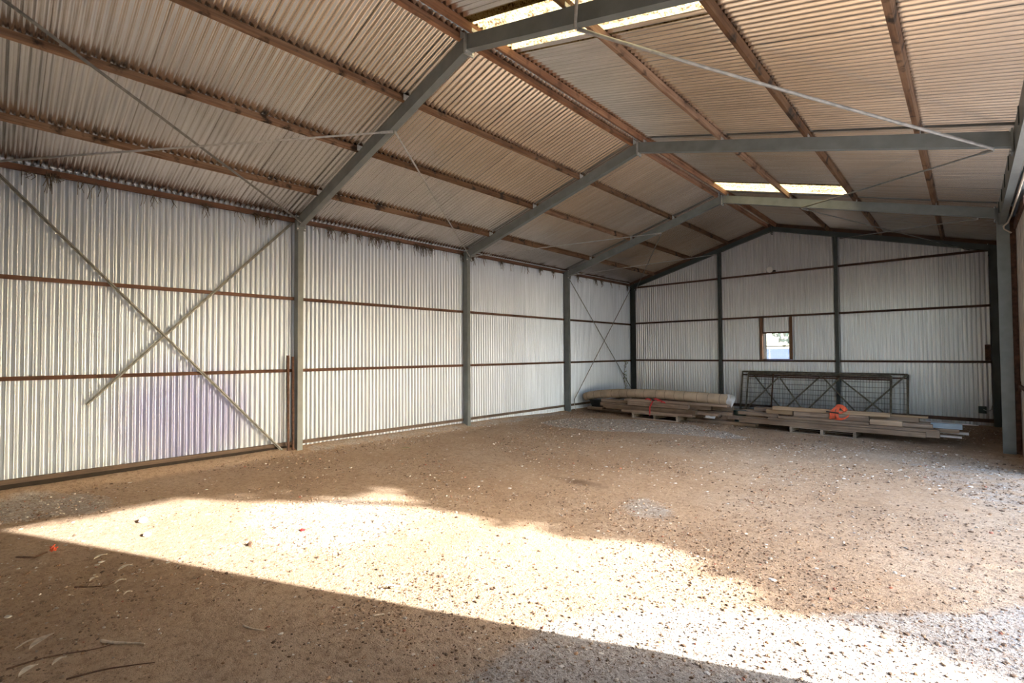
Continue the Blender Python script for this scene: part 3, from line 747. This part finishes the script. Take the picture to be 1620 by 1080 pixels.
# ------------------------------------------------------------------ wrapped roll on the left stack
PTS = [(0.30,12.05,0.385),(0.60,12.03,0.455),(1.1,12.0,0.515),(1.6,11.98,0.553),(2.1,11.95,0.572),(2.6,11.93,0.580),(3.1,11.92,0.578),(3.6,11.90,0.572),(4.0,11.89,0.560),(4.38,11.88,0.548)]
PTS = [(a_, b_, c_ + (0.0 if 1.6 < a_ else 0.0)) for a_, b_, c_ in PTS]
RR = [0.112,0.116,0.118,0.119,0.120,0.120,0.121,0.122,0.123,0.126]
ro = empty('wrapped_roll', (2.3, 11.95, 0.42), 'long beige wrapped roll tied with cord lying on the left timber stack', 'roll')
def cr(pts, n):
    P = [Vector(p) for p in pts]; outp = []
    for i in range(len(P)-1):
        p0, p1, p2, p3 = P[max(i-1,0)], P[i], P[i+1], P[min(i+2, len(P)-1)]
        for k in range(n):
            t_ = k/n
            outp.append(0.5*((2*p1) + (p2-p0)*t_ + (2*p0-5*p1+4*p2-p3)*t_*t_ + (3*p1-p0-3*p2+p3)*t_**3))
    outp.append(P[-1]); return outp
path = cr(PTS, 6); rad = list(np.interp(np.linspace(0, 1, len(path)), np.linspace(0, 1, len(RR)), RR))
rad = [r_*(1 + 0.015*math.sin(i*1.7)) for i, r_ in enumerate(rad)]
mb = MB(); mb.tube(path, rad, 20, caps=True); mb.build('wrapping', MAT['pipe'], ro)
for xr in np.linspace(0.42, 4.18, 15):
    i = min(range(len(path)-1), key=lambda j: abs(path[j].x - xr))
    d = (path[i+1] - path[max(i-1,0)]).normalized(); c0 = path[i]
    mb = MB(); mb.tube([c0 - d*0.004, c0 + d*0.004], rad[i]+0.003, 20, caps=False); mb.build('cord', MAT['cord'], ro)
mb = MB(); e0 = Vector(PTS[-1])
ring = [Vector((4.38 + 0.02*math.sin(a*3), 0, 0)) + Vector((0, e0.y + 0.127*math.cos(a), e0.z + 0.127*math.sin(a))) for a in np.linspace(0, 2*math.pi, 24)]
ring2 = [Vector((4.46 + 0.03*math.sin(a*2+1), 0, 0)) + Vector((0, e0.y + (0.135 + 0.01*math.sin(5*a))*math.cos(a), e0.z + (0.13 + 0.05*max(0, -math.sin(a)))*math.sin(a))) for a in np.linspace(0, 2*math.pi, 24)]
mb.add(ring + ring2, [(i, i+1, 25+i, 24+i) for i in range(23)], True); mb.build('plastic_sleeve', MAT['white_film'], ro)
mb = MB(); mb.tube([(4.384, e0.y, e0.z), (4.39, e0.y, e0.z)], 0.095, 16); mb.build('core', MAT['gal'], ro)
# tubs propping up the ends
mb = MB(); mb.add([(0.62,11.9,0.14),(0.86,11.9,0.14),(0.86,12.12,0.14),(0.62,12.12,0.14),(0.55,11.86,0.335),(0.93,11.86,0.345),(0.93,12.16,0.345),(0.55,12.16,0.335)],
      [(0,3,2,1),(4,5,6,7),(0,1,5,4),(1,2,6,5),(2,3,7,6),(3,0,4,7)])
tag(mb.build('plastic_tub', MAT['black']), 'black tapered tub under the left end of the wrapped roll', 'tub')
mb = MB(); mb.box(0.5, 1.0, 11.85, 12.18, 0.08, 0.139)
tag(mb.build('packing_block', MAT['plank']), 'dark packing block under the black tub', 'block')
mb = MB(); mb.tube([(4.62, 11.9, 0.0), (4.62, 11.9, 0.02), (4.62, 11.9, 0.31), (4.62, 11.9, 0.33)], [0.10, 0.11, 0.14, 0.135], 14)
tag(mb.build('plastic_tub', MAT['dgreen']), 'dark green round tub beneath the open right end of the roll', 'tub')
mb = MB(); mb.add([(3.98,11.52,0.140),(4.20,11.50,0.136),(4.22,11.505,0.195),(4.12,11.49,0.185),(4.06,11.51,0.20),(3.99,11.515,0.195),(3.98,11.53,0.140),(4.20,11.51,0.136),(4.22,11.515,0.195),(4.12,11.50,0.185),(4.06,11.52,0.20),(3.99,11.525,0.195)],
      [(0,1,2,3,4,5),(11,10,9,8,7,6),(0,6,7,1),(1,7,8,2),(2,8,9,3),(3,9,10,4),(4,10,11,5),(5,11,6,0)])
tag(mb.build('plastic_scrap', MAT['white_film']), 'torn white plastic scrap hanging below the left stack', 'plastic scrap')
# red strap
rs = empty('ratchet_strap', (2.66, 11.40, 0.14), 'red ratchet strap round the left timber stack', 'strap')
mb = MB(); mb.ribbon([(2.66,11.385,0.10),(2.66,11.385,0.135),(2.665,11.385,0.30),(2.67,11.49,0.405),(2.67,11.56,0.452),(2.67,11.84,0.455)], (1,0,0), 0.035); mb.build('band', MAT['red'], rs)
for kx, (dx, dz, ln) in enumerate(((-0.20,0.02,0.16),(0.02,0.03,0.16),(0.12,0.0,0.14),(0.22,-0.03,0.12))):
    mb = MB(); mb.ribbon([(2.66+dx,11.55,0.455+dz),(2.66+dx+ln*0.4,11.535,0.475+dz),(2.66+dx+ln*0.8,11.55,0.455+dz),(2.66+dx+ln,11.54,0.43+dz)], (0,0.35,1), 0.034); mb.build('loose_end', MAT['red'], rs)
mb = MB(); mb.box(2.64, 2.70, 11.54, 11.58, 0.452, 0.49); mb.build('buckle', MAT['black'], rs)
# orange strap bundle draped over the right stack
os_ = empty('tie_down_strap', (6.50, 11.62, 0.31), 'orange tie-down strap bundled over the front of the right stack', 'strap')
def loop(pts, wd=0.045, wdir=(1,0,0)):
    mb = MB(); mb.ribbon(cr(pts, 5), wdir, wd, 0.004); mb.build('webbing', MAT['orange'], os_)
loop([(6.42,11.66,0.30),(6.43,11.62,0.38),(6.45,11.64,0.47),(6.50,11.70,0.545),(6.56,11.76,0.565)])
loop([(6.47,11.66,0.32),(6.48,11.63,0.39),(6.47,11.65,0.48),(6.53,11.71,0.56),(6.60,11.76,0.55)])
loop([(6.56,11.62,0.295),(6.545,11.60,0.36),(6.53,11.63,0.44),(6.55,11.69,0.54),(6.58,11.75,0.58)], 0.05)
loop([(6.58,11.72,0.57),(6.63,11.68,0.53),(6.66,11.66,0.48),(6.60,11.645,0.44)], 0.06, (0.7,0,0.7))
loop([(6.50,11.72,0.575),(6.57,11.69,0.585),(6.64,11.68,0.55),(6.69,11.66,0.49)], 0.055, (0.6,0,0.8))
loop([(6.56,11.62,0.335),(6.64,11.60,0.34),(6.72,11.61,0.40),(6.73,11.63,0.46)], 0.035, (0,0.3,1))
loop([(6.50,11.60,0.315),(6.56,11.585,0.32),(6.62,11.60,0.318)], 0.05, (0,1,0.3))
loop([(6.42,11.67,0.47),(6.40,11.64,0.43),(6.44,11.64,0.40),(6.52,11.64,0.44),(6.62,11.65,0.46)], 0.04, (0,0.4,1))
mb = MB(); mb.bar((6.35,11.64,0.455), (6.56,11.615,0.44), 0.03, 0.025, bev=0.004); mb.build('ratchet_handle', MAT['black'], os_)

# ------------------------------------------------------------------ old gates leaning on the back wall
def gate(x0, x1, ht, yb, yt, z0, zig, midrail, label):
    e = empty('mesh_gate', ((x0+x1)/2, yb, z0), label, 'gate', 'old gates')
    def P(x, h_, off=0.0): return (x, yb + (yt - yb)*h_/ht + off, z0 + h_)
    for nm, a, c, r in (('bottom_rail', P(x0,0.02), P(x1,0.02), 0.022), ('top_rail', P(x0,ht), P(x1,ht), 0.022), ('end_stile', P(x0,0), P(x0,ht), 0.024), ('end_stile', P(x1,0), P(x1,ht), 0.024)):
        mb = MB(); mb.tube([a, c], r, 8); mb.build(nm, MAT['gate'], e)
    mb = MB(); mb.tube([P(x0,ht-0.09), P(x1,ht-0.09)], 0.017, 8); mb.build('mid_rail', MAT['rust'], e)
    for a, c in zip(zig[:-1], zig[1:]):
        mb = MB(); mb.tube([P(a[0], a[1], -0.02), P(c[0], c[1], -0.02)], 0.019, 8); mb.build('diagonal', MAT['gate'], e)
    if midrail:
        for xm in midrail:
            mb = MB(); mb.tube([P(xm,0.02), P(xm,ht)], 0.019, 8); mb.build('stile', MAT['rust'], e)
    mb = MB()
    for xx in np.arange(x0 + 0.10, x1, 0.12): mb.bar(P(xx,0.02,0.02), P(xx,ht,0.02), 0.005, 0.005, up=(0,1,0))
    for hh in np.arange(0.12, ht, 0.125): mb.bar(P(x0,hh,0.02), P(x1,hh,0.02), 0.005, 0.005)
    mb.build('wire_mesh', MAT['wire'], e)
    return e
gate(3.66, 7.38, 1.07, 14.86, 15.12, 0.02, [(3.95,1.0),(4.75,0.05),(5.62,1.0),(6.45,0.05),(7.35,1.05)], None, 'wider rusty pipe gate with wire mesh, rear of two against the back wall')
gate(3.86, 7.08, 1.03, 14.70, 14.98, 0.02, [(3.90,0.08),(4.66,0.95),(5.30,0.05),(6.05,0.95),(7.05,0.08)], [4.50], 'narrower rusty pipe gate with wire mesh, front of two against the back wall')

# ------------------------------------------------------------------ vine in the back left corner
vi = empty('creeper_vine', (0.1, L - 0.55, 0), 'small green creeper climbing in the back left corner', 'plant')
stem = [(0.06, L-0.55, 0.0), (0.05, L-0.50, 0.5), (0.055, L-0.58, 0.9), (0.05, L-0.48, 1.35)]
mb = MB(); mb.tube(cr(stem, 5), 0.006, 6); mb.build('stem', MAT['twig'], vi)
mb = MB()
for p in cr(stem, 10)[8:]:
    for _ in range(2):
        c0 = p + Vector((random.uniform(0.0,0.05), random.uniform(-0.08,0.08), random.uniform(-0.03,0.03))); a = random.uniform(0, 6.28); r_ = random.uniform(0.018, 0.035)
        u = Vector((0.3*math.sin(a), math.cos(a), math.sin(a))).normalized()*r_; v_ = Vector((0.3, -math.sin(a), math.cos(a))).normalized()*r_*0.6
        mb.add([c0 - u, c0 + v_, c0 + u*1.2, c0 - v_], [(0,1,2,3)])
o = mb.build('foliage', MAT['vine'], vi); o['kind'] = 'stuff'

# ------------------------------------------------------------------ straw and cobweb clumps hanging from the left eave
mb = MB()
r = random.Random(4)
yy = 0.5
while yy < L - 0.3:
    n = r.choice([3, 5, 9, 14]); c0 = Vector((0.06, yy, 3.925))
    for _ in range(n):
        p = c0 + Vector((r.uniform(0,0.03), r.gauss(0,0.035), r.uniform(-0.01,0.03)))
        ln = r.uniform(0.05, 0.24)
        q = p + Vector((r.uniform(-0.01,0.05), r.gauss(0,0.03), -ln))
        mm = (p+q)/2 + Vector((r.gauss(0,.008), r.gauss(0,.02), 0)); mb.bar(p, mm, 0.006, 0.006); mb.bar(mm, q, 0.005, 0.005)
    if n > 8:
        for _ in range(26):
            p = c0 + Vector((r.uniform(0,0.03), r.gauss(0,0.03), r.uniform(-0.05,0.02))); q = p + Vector((r.gauss(0,.015), r.gauss(0,.03), r.gauss(0,.02)))
            mb.bar(p, q, 0.006, 0.006)
    yy += r.uniform(0.14, 0.62)
o = mb.build('nest_straw', MAT['straw']); o['kind'] = 'stuff'
tag(o, 'dark straw and cobweb clumps hanging along the left eave batten', 'nest straw')

# ------------------------------------------------------------------ loose stones and litter on the floor
ICO = []
ph = (1 + 5**0.5)/2
for a_, b_ in ((-1, ph), (1, ph), (-1, -ph), (1, -ph)): ICO.append((a_, b_, 0))
for a_, b_ in ((-1, ph), (1, ph), (-1, -ph), (1, -ph)): ICO.append((0, a_, b_))
for a_, b_ in ((ph, -1), (ph, 1), (-ph, -1), (-ph, 1)): ICO.append((a_, 0, b_))
ICO = np.array(ICO)/math.sqrt(1+ph*ph)
IF = np.array([(0,11,5),(0,5,1),(0,1,7),(0,7,10),(0,10,11),(1,5,9),(5,11,4),(11,10,2),(10,7,6),(7,1,8),(3,9,4),(3,4,2),(3,2,6),(3,6,8),(3,8,9),(4,9,5),(2,4,11),(6,2,10),(8,6,7),(9,8,1)])
def scatter(name, xy, size, cols, flat, label, cat):
    n = len(xy)
    z = ground_z(xy[:,0], xy[:,1])
    base = ICO[None]*RNG.uniform(0.7, 1.25, (n, 12, 1))
    sc = size[:,None,None]*np.stack([RNG.uniform(0.7,1.3,n), RNG.uniform(0.6,1.0,n), flat*RNG.uniform(0.7,1.2,n)], -1)[:,None,:]
    v = base*sc
    a = RNG.uniform(0, 2*np.pi, n); c, s = np.cos(a)[:,None], np.sin(a)[:,None]
    vx = v[...,0]*c - v[...,1]*s; vy = v[...,0]*s + v[...,1]*c
    P = np.stack([vx + xy[:,0:1], vy + xy[:,1:2], v[...,2] + (z + size*flat*0.35)[:,None]], -1)
    f = (IF[None] + 12*np.arange(n)[:,None,None]).reshape(-1, 3)
    me = np_mesh(name, P.reshape(-1, 3), f, False)
    ca = me.attributes.new('col', 'FLOAT_COLOR', 'POINT')
    cc = np.repeat(np.concatenate([cols, np.ones((n,1))], 1), 12, 0); ca.data.foreach_set('color', cc.ravel().astype(np.float32))
    me.materials.append(MAT['pebble']); o = bpy.data.objects.new(name, me); COL.objects.link(o); o['kind'] = 'stuff'
    return tag(o, label, cat)
def inshed(p): return (p[:,0] > 0.25) & (p[:,0] < 9.6) & (p[:,1] > 0.0) & (p[:,1] < 14.6)
CAMXY = np.array([8.45, 0.23])
# density falls with distance from the camera; more on gravel
def samp(n, fn):
    p = np.stack([RNG.uniform(0.2, 9.6, n), RNG.uniform(0.0, 14.6, n)], -1)
    keep = RNG.uniform(0, 1, n) < fn(p); p = p[keep & inshed(p)]
    return p
def gmat(p):
    g = np.zeros(len(p))
    for poly, wt in zip(GRAVEL, GW): g = np.maximum(g, inpoly(p[:,0], p[:,1], poly)*wt)
    return g
def dens(p):
    d = np.hypot(*(p - CAMXY).T)
    cl = np.clip(0.5 + 1.6*lump(p[:,0], p[:,1], 31, 2.2)*2, 0.05, 1)
    cob = np.exp(-(((p[:,0]-5.7)/0.55)**2 + ((p[:,1]-2.1)/0.5)**2))
    rub = np.exp(-(((p[:,0]-7.2)/1.0)**2 + ((p[:,1]-4.3)/0.7)**2))
    return np.clip((0.30*cl + 0.45*gmat(p) + 0.8*cob + 0.6*rub) * np.clip(5.0/(d+0.5), 0.12, 1.2), 0, 1)
p1 = samp(300000, dens)
d1 = np.hypot(*(p1 - CAMXY).T)
sz = np.minimum(RNG.lognormal(math.log(0.0042), 0.55, len(p1)), 0.014) * np.clip(0.6 + d1/8, 0.7, 1.8)
pal = np.array([(0.22,0.145,0.095), (0.15,0.095,0.06), (0.36,0.26,0.18), (0.46,0.39,0.32), (0.33,0.20,0.115), (0.62,0.56,0.49), (0.36,0.14,0.09)])
g1 = gmat(p1)
pick = RNG.choice(7, len(p1), p=[.27,.27,.14,.09,.16,.05,.02]); pick2 = RNG.choice(7, len(p1), p=[.12,.08,.22,.32,.08,.16,.02])
c1 = pal[np.where(g1 > 0.5, pick2, pick)]*RNG.uniform(0.75, 1.25, (len(p1), 1))
scatter('pebbles', p1, sz, c1, 0.6, 'loose brown and grey pebbles strewn over the dirt floor', 'pebbles')
p2 = samp(9000, lambda p: np.clip(0.25 + 0.9*lump(p[:,0], p[:,1], 41, 1.4)*2, 0.04, 1))
p2 = np.concatenate([p2, np.stack([np.abs(RNG.normal(0.42, 0.16, 260)), RNG.uniform(3.9, 11.5, 260)], -1), np.stack([RNG.normal(8.0, 0.5, 220), RNG.normal(9.6, 0.9, 220)], -1), np.stack([RNG.normal(6.4,0.5,90), RNG.normal(9.3,0.5,90)], -1)])
p2 = p2[inshed(p2)]
d2 = np.hypot(*(p2 - CAMXY).T)
s2 = np.minimum(RNG.lognormal(math.log(0.0075), 0.5, len(p2)), 0.024) * np.clip(0.75 + d2/14, 0.8, 1.3)
c2 = np.array([(0.74,0.68,0.60), (0.66,0.56,0.45), (0.80,0.77,0.72)])[RNG.integers(0, 3, len(p2))]*RNG.uniform(0.8, 1.1, (len(p2), 1))
scatter('bark_chips', p2, s2, c2, 0.25, 'small pale bark chips and leaf bits scattered on the floor', 'bark chips')

# individual leaves, sticks and scraps near the camera
def leaf(a, c, wd, m, label, name='dry_leaf', cat='leaf', bend=0.06):
    a = Vector((a[0], a[1], gz(*a) + 0.018)); c = Vector((c[0], c[1], gz(*c) + 0.020)); d = c - a; s = Vector((-d.y, d.x, 0)).normalized()
    mb = MB(); top = []; bot = []
    n = 9
    for i in range(n):
        t_ = i/(n-1); wv = wd*0.5*(math.sin(math.pi*min(1, t_*1.02))**0.7) + 0.0012
        ctr = a + d*t_ + s*bend*d.length*math.sin(math.pi*t_)*0.4 + Vector((0,0,0.010*math.sin(math.pi*t_)))
        top.append((ctr + s*wv, ctr - s*wv + Vector((0,0,0.004)), ctr + Vector((0,0,-0.003))))
    V = []
    for q in top: V += [q[0], q[2], q[1], q[0] + Vector((0,0,0.0015)), q[2] + Vector((0,0,0.0015)), q[1] + Vector((0,0,0.0015))]
    Fq = []
    for i in range(n-1):
        k = 6*i
        Fq += [(k,k+6,k+7,k+1),(k+1,k+7,k+8,k+2),(k+3,k+4,k+10,k+9),(k+4,k+5,k+11,k+10),(k,k+3,k+9,k+6),(k+2,k+8,k+11,k+5)]
    mb.add(V, Fq, False)
    return tag(mb.build(name, MAT[m]), label, cat, 'litter near the camera')
def stick(pts, r_, m, label, name='twig', cat='twig', sides=None):
    P = [Vector((x_, y_, gz(x_, y_) + r_*0.9)) for x_, y_ in pts]
    path_ = cr(P, 4); k = len(path_)
    rr_ = [r_*(1 - 0.55*i/(k-1)) for i in range(k)]
    if not sides:
        mb = MB(); mb.tube(path_, rr_, 6); return tag(mb.build(name, MAT[m]), label, cat, 'litter near the camera')
    e = empty(name, tuple(P[0]), label, cat, 'litter near the camera')
    mb = MB(); mb.tube(path_, rr_, 6); mb.build('stem', MAT[m], e)
    for i, s_ in enumerate(sides):
        p = path_[int((i+1)*(k-1)/(len(sides)+1))]; q = p + Vector((s_[0], s_[1], 0.01))
        mb = MB(); mb.tube([p, (p+q)/2 + Vector((0,0,0.006)), q], [r_*0.5, r_*0.45, r_*0.3], 5); mb.build('side_shoot', MAT[m], e)
    return e
tw = empty('flowered_twig', (2.80, 0.50, 0), 'dark red twig with an orange dried head at the left edge', 'twig', 'litter near the camera')
mb = MB(); mb.tube([(2.72,0.40,0.012),(2.80,0.45,0.018),(2.85,0.50,0.016),(2.81,0.58,0.025)], [0.006,0.008,0.008,0.006], 6); mb.build('stem', MAT['twig'], tw)
mb = MB()
for _ in range(16):
    c0 = Vector((2.82 + random.gauss(0,.012), 0.61 + random.gauss(0,.014), 0.025 + random.uniform(0,.03))); mb.tube([c0, c0 + Vector((random.gauss(0,.012), random.gauss(0,.012), random.uniform(0.004,.018)))], [0.009, 0.005], 5)
mb.build('dried_head', MAT['orange'], tw)
leaf((4.555,0.405), (4.455,0.515), 0.050, 'bark', 'pale curled bark strip beside a small twig near the lower left corner', 'bark_strip', 'bark')
leaf((4.50,0.35), (4.46,0.455), 0.022, 'bark', 'thin split bark sliver by the larger bark strip', 'bark_strip', 'bark')
leaf((4.845,0.355), (4.79,0.43), 0.045, 'leaf_dry', 'pale pointed leaf nearest the lower left corner')
leaf((3.275,0.825), (3.23,0.915), 0.042, 'leaf_dry', 'cream leaf just short of the shadow edge')
leaf((3.68,0.92), (3.64,1.015), 0.045, 'leaf_dry', 'folded cream leaf right of the branched twig')
leaf((3.91,0.87), (3.90,0.935), 0.034, 'leaf_dry', 'cream leaf at the tip of the branched twig')
leaf((3.735,0.75), (3.695,0.80), 0.032, 'leaf_dry', 'tan leaf just above the branched twig')
leaf((4.85,0.48), (4.815,0.54), 0.030, 'leaf_dry', 'small curled leaf on the long dark twig')
leaf((4.18,0.88), (4.17,0.93), 0.022, 'leaf_dry', 'narrow cream leaf below and right of the branched twig')
leaf((5.39,2.14), (5.49,2.22), 0.026, 'stone_pale', 'thin white sliver in the sun beyond the shadow edge', 'bark_strip', 'bark')
stick([(3.746,0.667),(3.784,0.715),(3.829,0.769),(3.865,0.827),(3.837,0.881)], 0.005, 'twig', 'small brown twig with many side shoots', 'branched_twig', 'twig', [(0.05,-0.02),(-0.05,0.03),(0.045,0.01),(-0.04,0.03),(-0.03,0.04)])
stick([(4.74,0.695),(4.818,0.742),(4.926,0.832),(4.966,0.86)], 0.009, 'bark', 'pale smooth stick at the end of the long dark twig', 'stick', 'stick')
stick([(4.693,0.314),(4.698,0.434),(4.75,0.558),(4.808,0.659),(4.826,0.741)], 0.005, 'twig', 'long dark twig lying near the lower left corner')
stick([(5.025,0.523),(5.066,0.656),(5.125,0.753),(5.199,0.864)], 0.005, 'twig', 'dark wavy twig along the bottom edge')
stick([(5.165,1.316),(5.24,1.34),(5.311,1.384)], 0.006, 'bark', 'short pale stick in the middle of the shadow', 'stick', 'stick')
stick([(5.656,1.911),(5.697,1.968)], 0.008, 'bark', 'short pale stick near the pebble cluster', 'stick', 'stick')
def stone(x_, y_, r_, m, label, cat='stone', name='stone', fl=0.6):
    q = ICO*np.array([1.2, 0.9, fl])*r_*RNG.uniform(0.8, 1.2, (12,1)) + np.array([x_, y_, gz(x_, y_) + r_*fl*0.5])
    mb = MB(); mb.add(q.tolist(), IF.tolist()); return tag(mb.build(name, MAT[m]), label, cat, 'litter near the camera')
stone(2.38, 1.30, 0.050, 'stone_pale', 'pale crumpled lump at the left end of the sun patch')
stone(2.88, 1.24, 0.042, 'stone_pale', 'smaller pale lump right of the crumpled lump in the sun')
stone(3.83, 2.27, 0.030, 'red', 'small red scrap in the sunlit gravel', 'scrap', 'plastic_scrap', 0.4)
stone(3.84, 1.80, 0.028, 'twig', 'dark knobbly bit in the sun near the shadow edge', 'scrap', 'bark_lump', 0.8)
leaf((1.20,5.15), (1.26,5.28), 0.03, 'vine', 'small yellow-green leaf on the floor before the second left bay')

# ------------------------------------------------------------------ outside: trees that shade the opening, things beyond the window
def tree(x_, y_, ht, cl, label, nleaf, leafs=0.16, seed=1):
    r = np.random.default_rng(seed)
    e = empty('tree', (x_, y_, 0), label, 'tree', 'trees outside')
    mb = MB(); mb.tube(cr([(x_, y_, -0.1), (x_+0.1, y_, ht*0.3), (x_-0.1, y_+0.1, ht*0.6), (x_, y_, ht*0.85)], 4), [0.22 - 0.18*i/12 for i in range(13)], 8)
    for (cx, cy, cz, rx, rz) in cl:
        mb.tube([(x_, y_, ht*0.35), ((x_+cx)/2, (y_+cy)/2, (ht*0.35+cz)/2 + 0.2), (cx, cy, cz)], [0.10, 0.07, 0.03], 6)
    mb.build('trunk', MAT['trunk'], e)
    V = []; 
    tot = sum(c[3]**2*c[4] for c in cl)
    for (cx, cy, cz, rx, rz) in cl:
        n = int(nleaf*rx*rx*rz/tot)
        u = r.normal(size=(n,3)); u /= np.linalg.norm(u, axis=1, keepdims=True)
        rad_ = r.uniform(0.25, 1.0, (n,1))**0.45
        c0 = np.array([cx, cy, cz]) + u*rad_*np.array([rx, rx, rz])
        a = r.normal(size=(n,3)); a /= np.linalg.norm(a, axis=1, keepdims=True)
        b2 = np.cross(a, r.normal(size=(n,3))); b2 /= np.linalg.norm(b2, axis=1, keepdims=True)
        s_ = leafs*r.uniform(0.6, 1.3, (n,1))
        V.append(np.stack([c0 - a*s_, c0 + b2*s_*0.5, c0 + a*s_, c0 - b2*s_*0.5], 1).reshape(-1,3))
    V = np.concatenate(V) - np.array([x_, y_, 0]); f = np.arange(len(V)).reshape(-1,4)
    me = np_mesh('foliage', V, f); me.materials.append(MAT['leaves'])
    o = bpy.data.objects.new('foliage', me); COL.objects.link(o); o.parent = e; o['kind'] = 'stuff'
    return e
def sc_(s_, c_): return (s_*0.915 - c_*0.404, s_*0.404 + c_*0.915)
def cluster(s_, c_, h_, rx, rz): x_, y_ = sc_(s_, c_); return (x_, y_, h_, rx, rz)
tx, ty = sc_(20, 3.2)
tree(tx, ty, 8.2, [cluster(20,2.75,6.0,1.6,1.2), cluster(20,3.3,7.2,1.3,0.95), cluster(20,1.35,4.4,1.45,1.15), cluster(20,2.0,8.4,1.1,0.95), cluster(20,0.6,9.15,1.0,0.75), cluster(20.3,2.4,3.6,1.5,1.2), cluster(20,4.2,6.3,1.5,1.6), cluster(20,4.4,4.0,1.6,1.5)], 'spreading tree outside the open side, nearest the sun gap', 19000, 0.15, 3)
tx, ty = sc_(20.5, 6.2)
tree(tx, ty, 8.4, [cluster(20.5,6.2,7.0,1.8,1.6), cluster(20.5,6.0,4.6,1.9,1.7), cluster(20.5,7.4,5.6,1.6,1.9), cluster(20.5,6.6,2.6,1.8,1.3), cluster(20.5,5.2,2.6,1.5,1.2)], 'broad tree outside, second from the sun gap', 13000, 0.16, 5)
tx, ty = sc_(21, 9.6)
tree(tx, ty, 8.0, [cluster(21,9.4,6.4,1.9,1.7), cluster(21,9.5,4.2,2.0,1.8), cluster(21,10.9,5.0,1.6,1.8)], 'broad tree outside, farthest from the sun gap', 9000, 0.17, 6)
tree(20.5, 3.6, 6.4, [(20.5,3.6,4.6,2.0,1.7), (20.9,2.0,3.6,1.9,1.8), (20.6,4.4,2.4,1.5,1.6)], 'round-headed unseen tree added to block low sky, third from the shed', 7000, 0.17, 12)  # these three unseen trees are added to cut low-sky reflections in the wall
tree(19.5, -1.8, 6.8, [(19.5,-1.8,4.8,2.1,1.9), (19.7,-0.2,3.2,1.9,1.8), (19.4,-3.6,3.4,1.9,1.9)], 'tall dense unseen tree added to block low sky, fourth from the shed', 8000, 0.17, 13)
tree(20.0, -8.0, 6.5, [(20,-8,4.5,2.2,1.9), (19.8,-6.2,3.2,1.9,1.8), (20,-10,3.4,2.0,1.9)], 'wide unseen tree added to block low sky, farthest towards the front', 8000, 0.17, 14)
tree(5.6, 27.5, 5.2, [(5.6,27.5,3.6,1.8,1.4), (4.0,27.8,3.2,1.6,1.4), (7.3,27.8,3.0,1.6,1.3), (2.4,28.2,3.0,1.5,1.3)], 'pale green bushy tree seen through the small window', 5000, 0.14, 8)
fe = empty('metal_fence', (3.5, 25.0, 0), 'blue metal sheet fence seen through the small window', 'fence')
for k in range(10):
    mb = MB(); x0 = -1 + 0.9*k; mb.box(x0, x0 + 0.88, 25.0, 25.04, 0.0, 1.78); mb.build('panel', MAT['fence'], fe)
mb = MB(); mb.box(-1, 8, 24.98, 25.06, 1.78, 1.83); mb.build('capping', MAT['whitewood'], fe)

for o in bpy.data.objects:
    if '_o' in o: del o['_o']
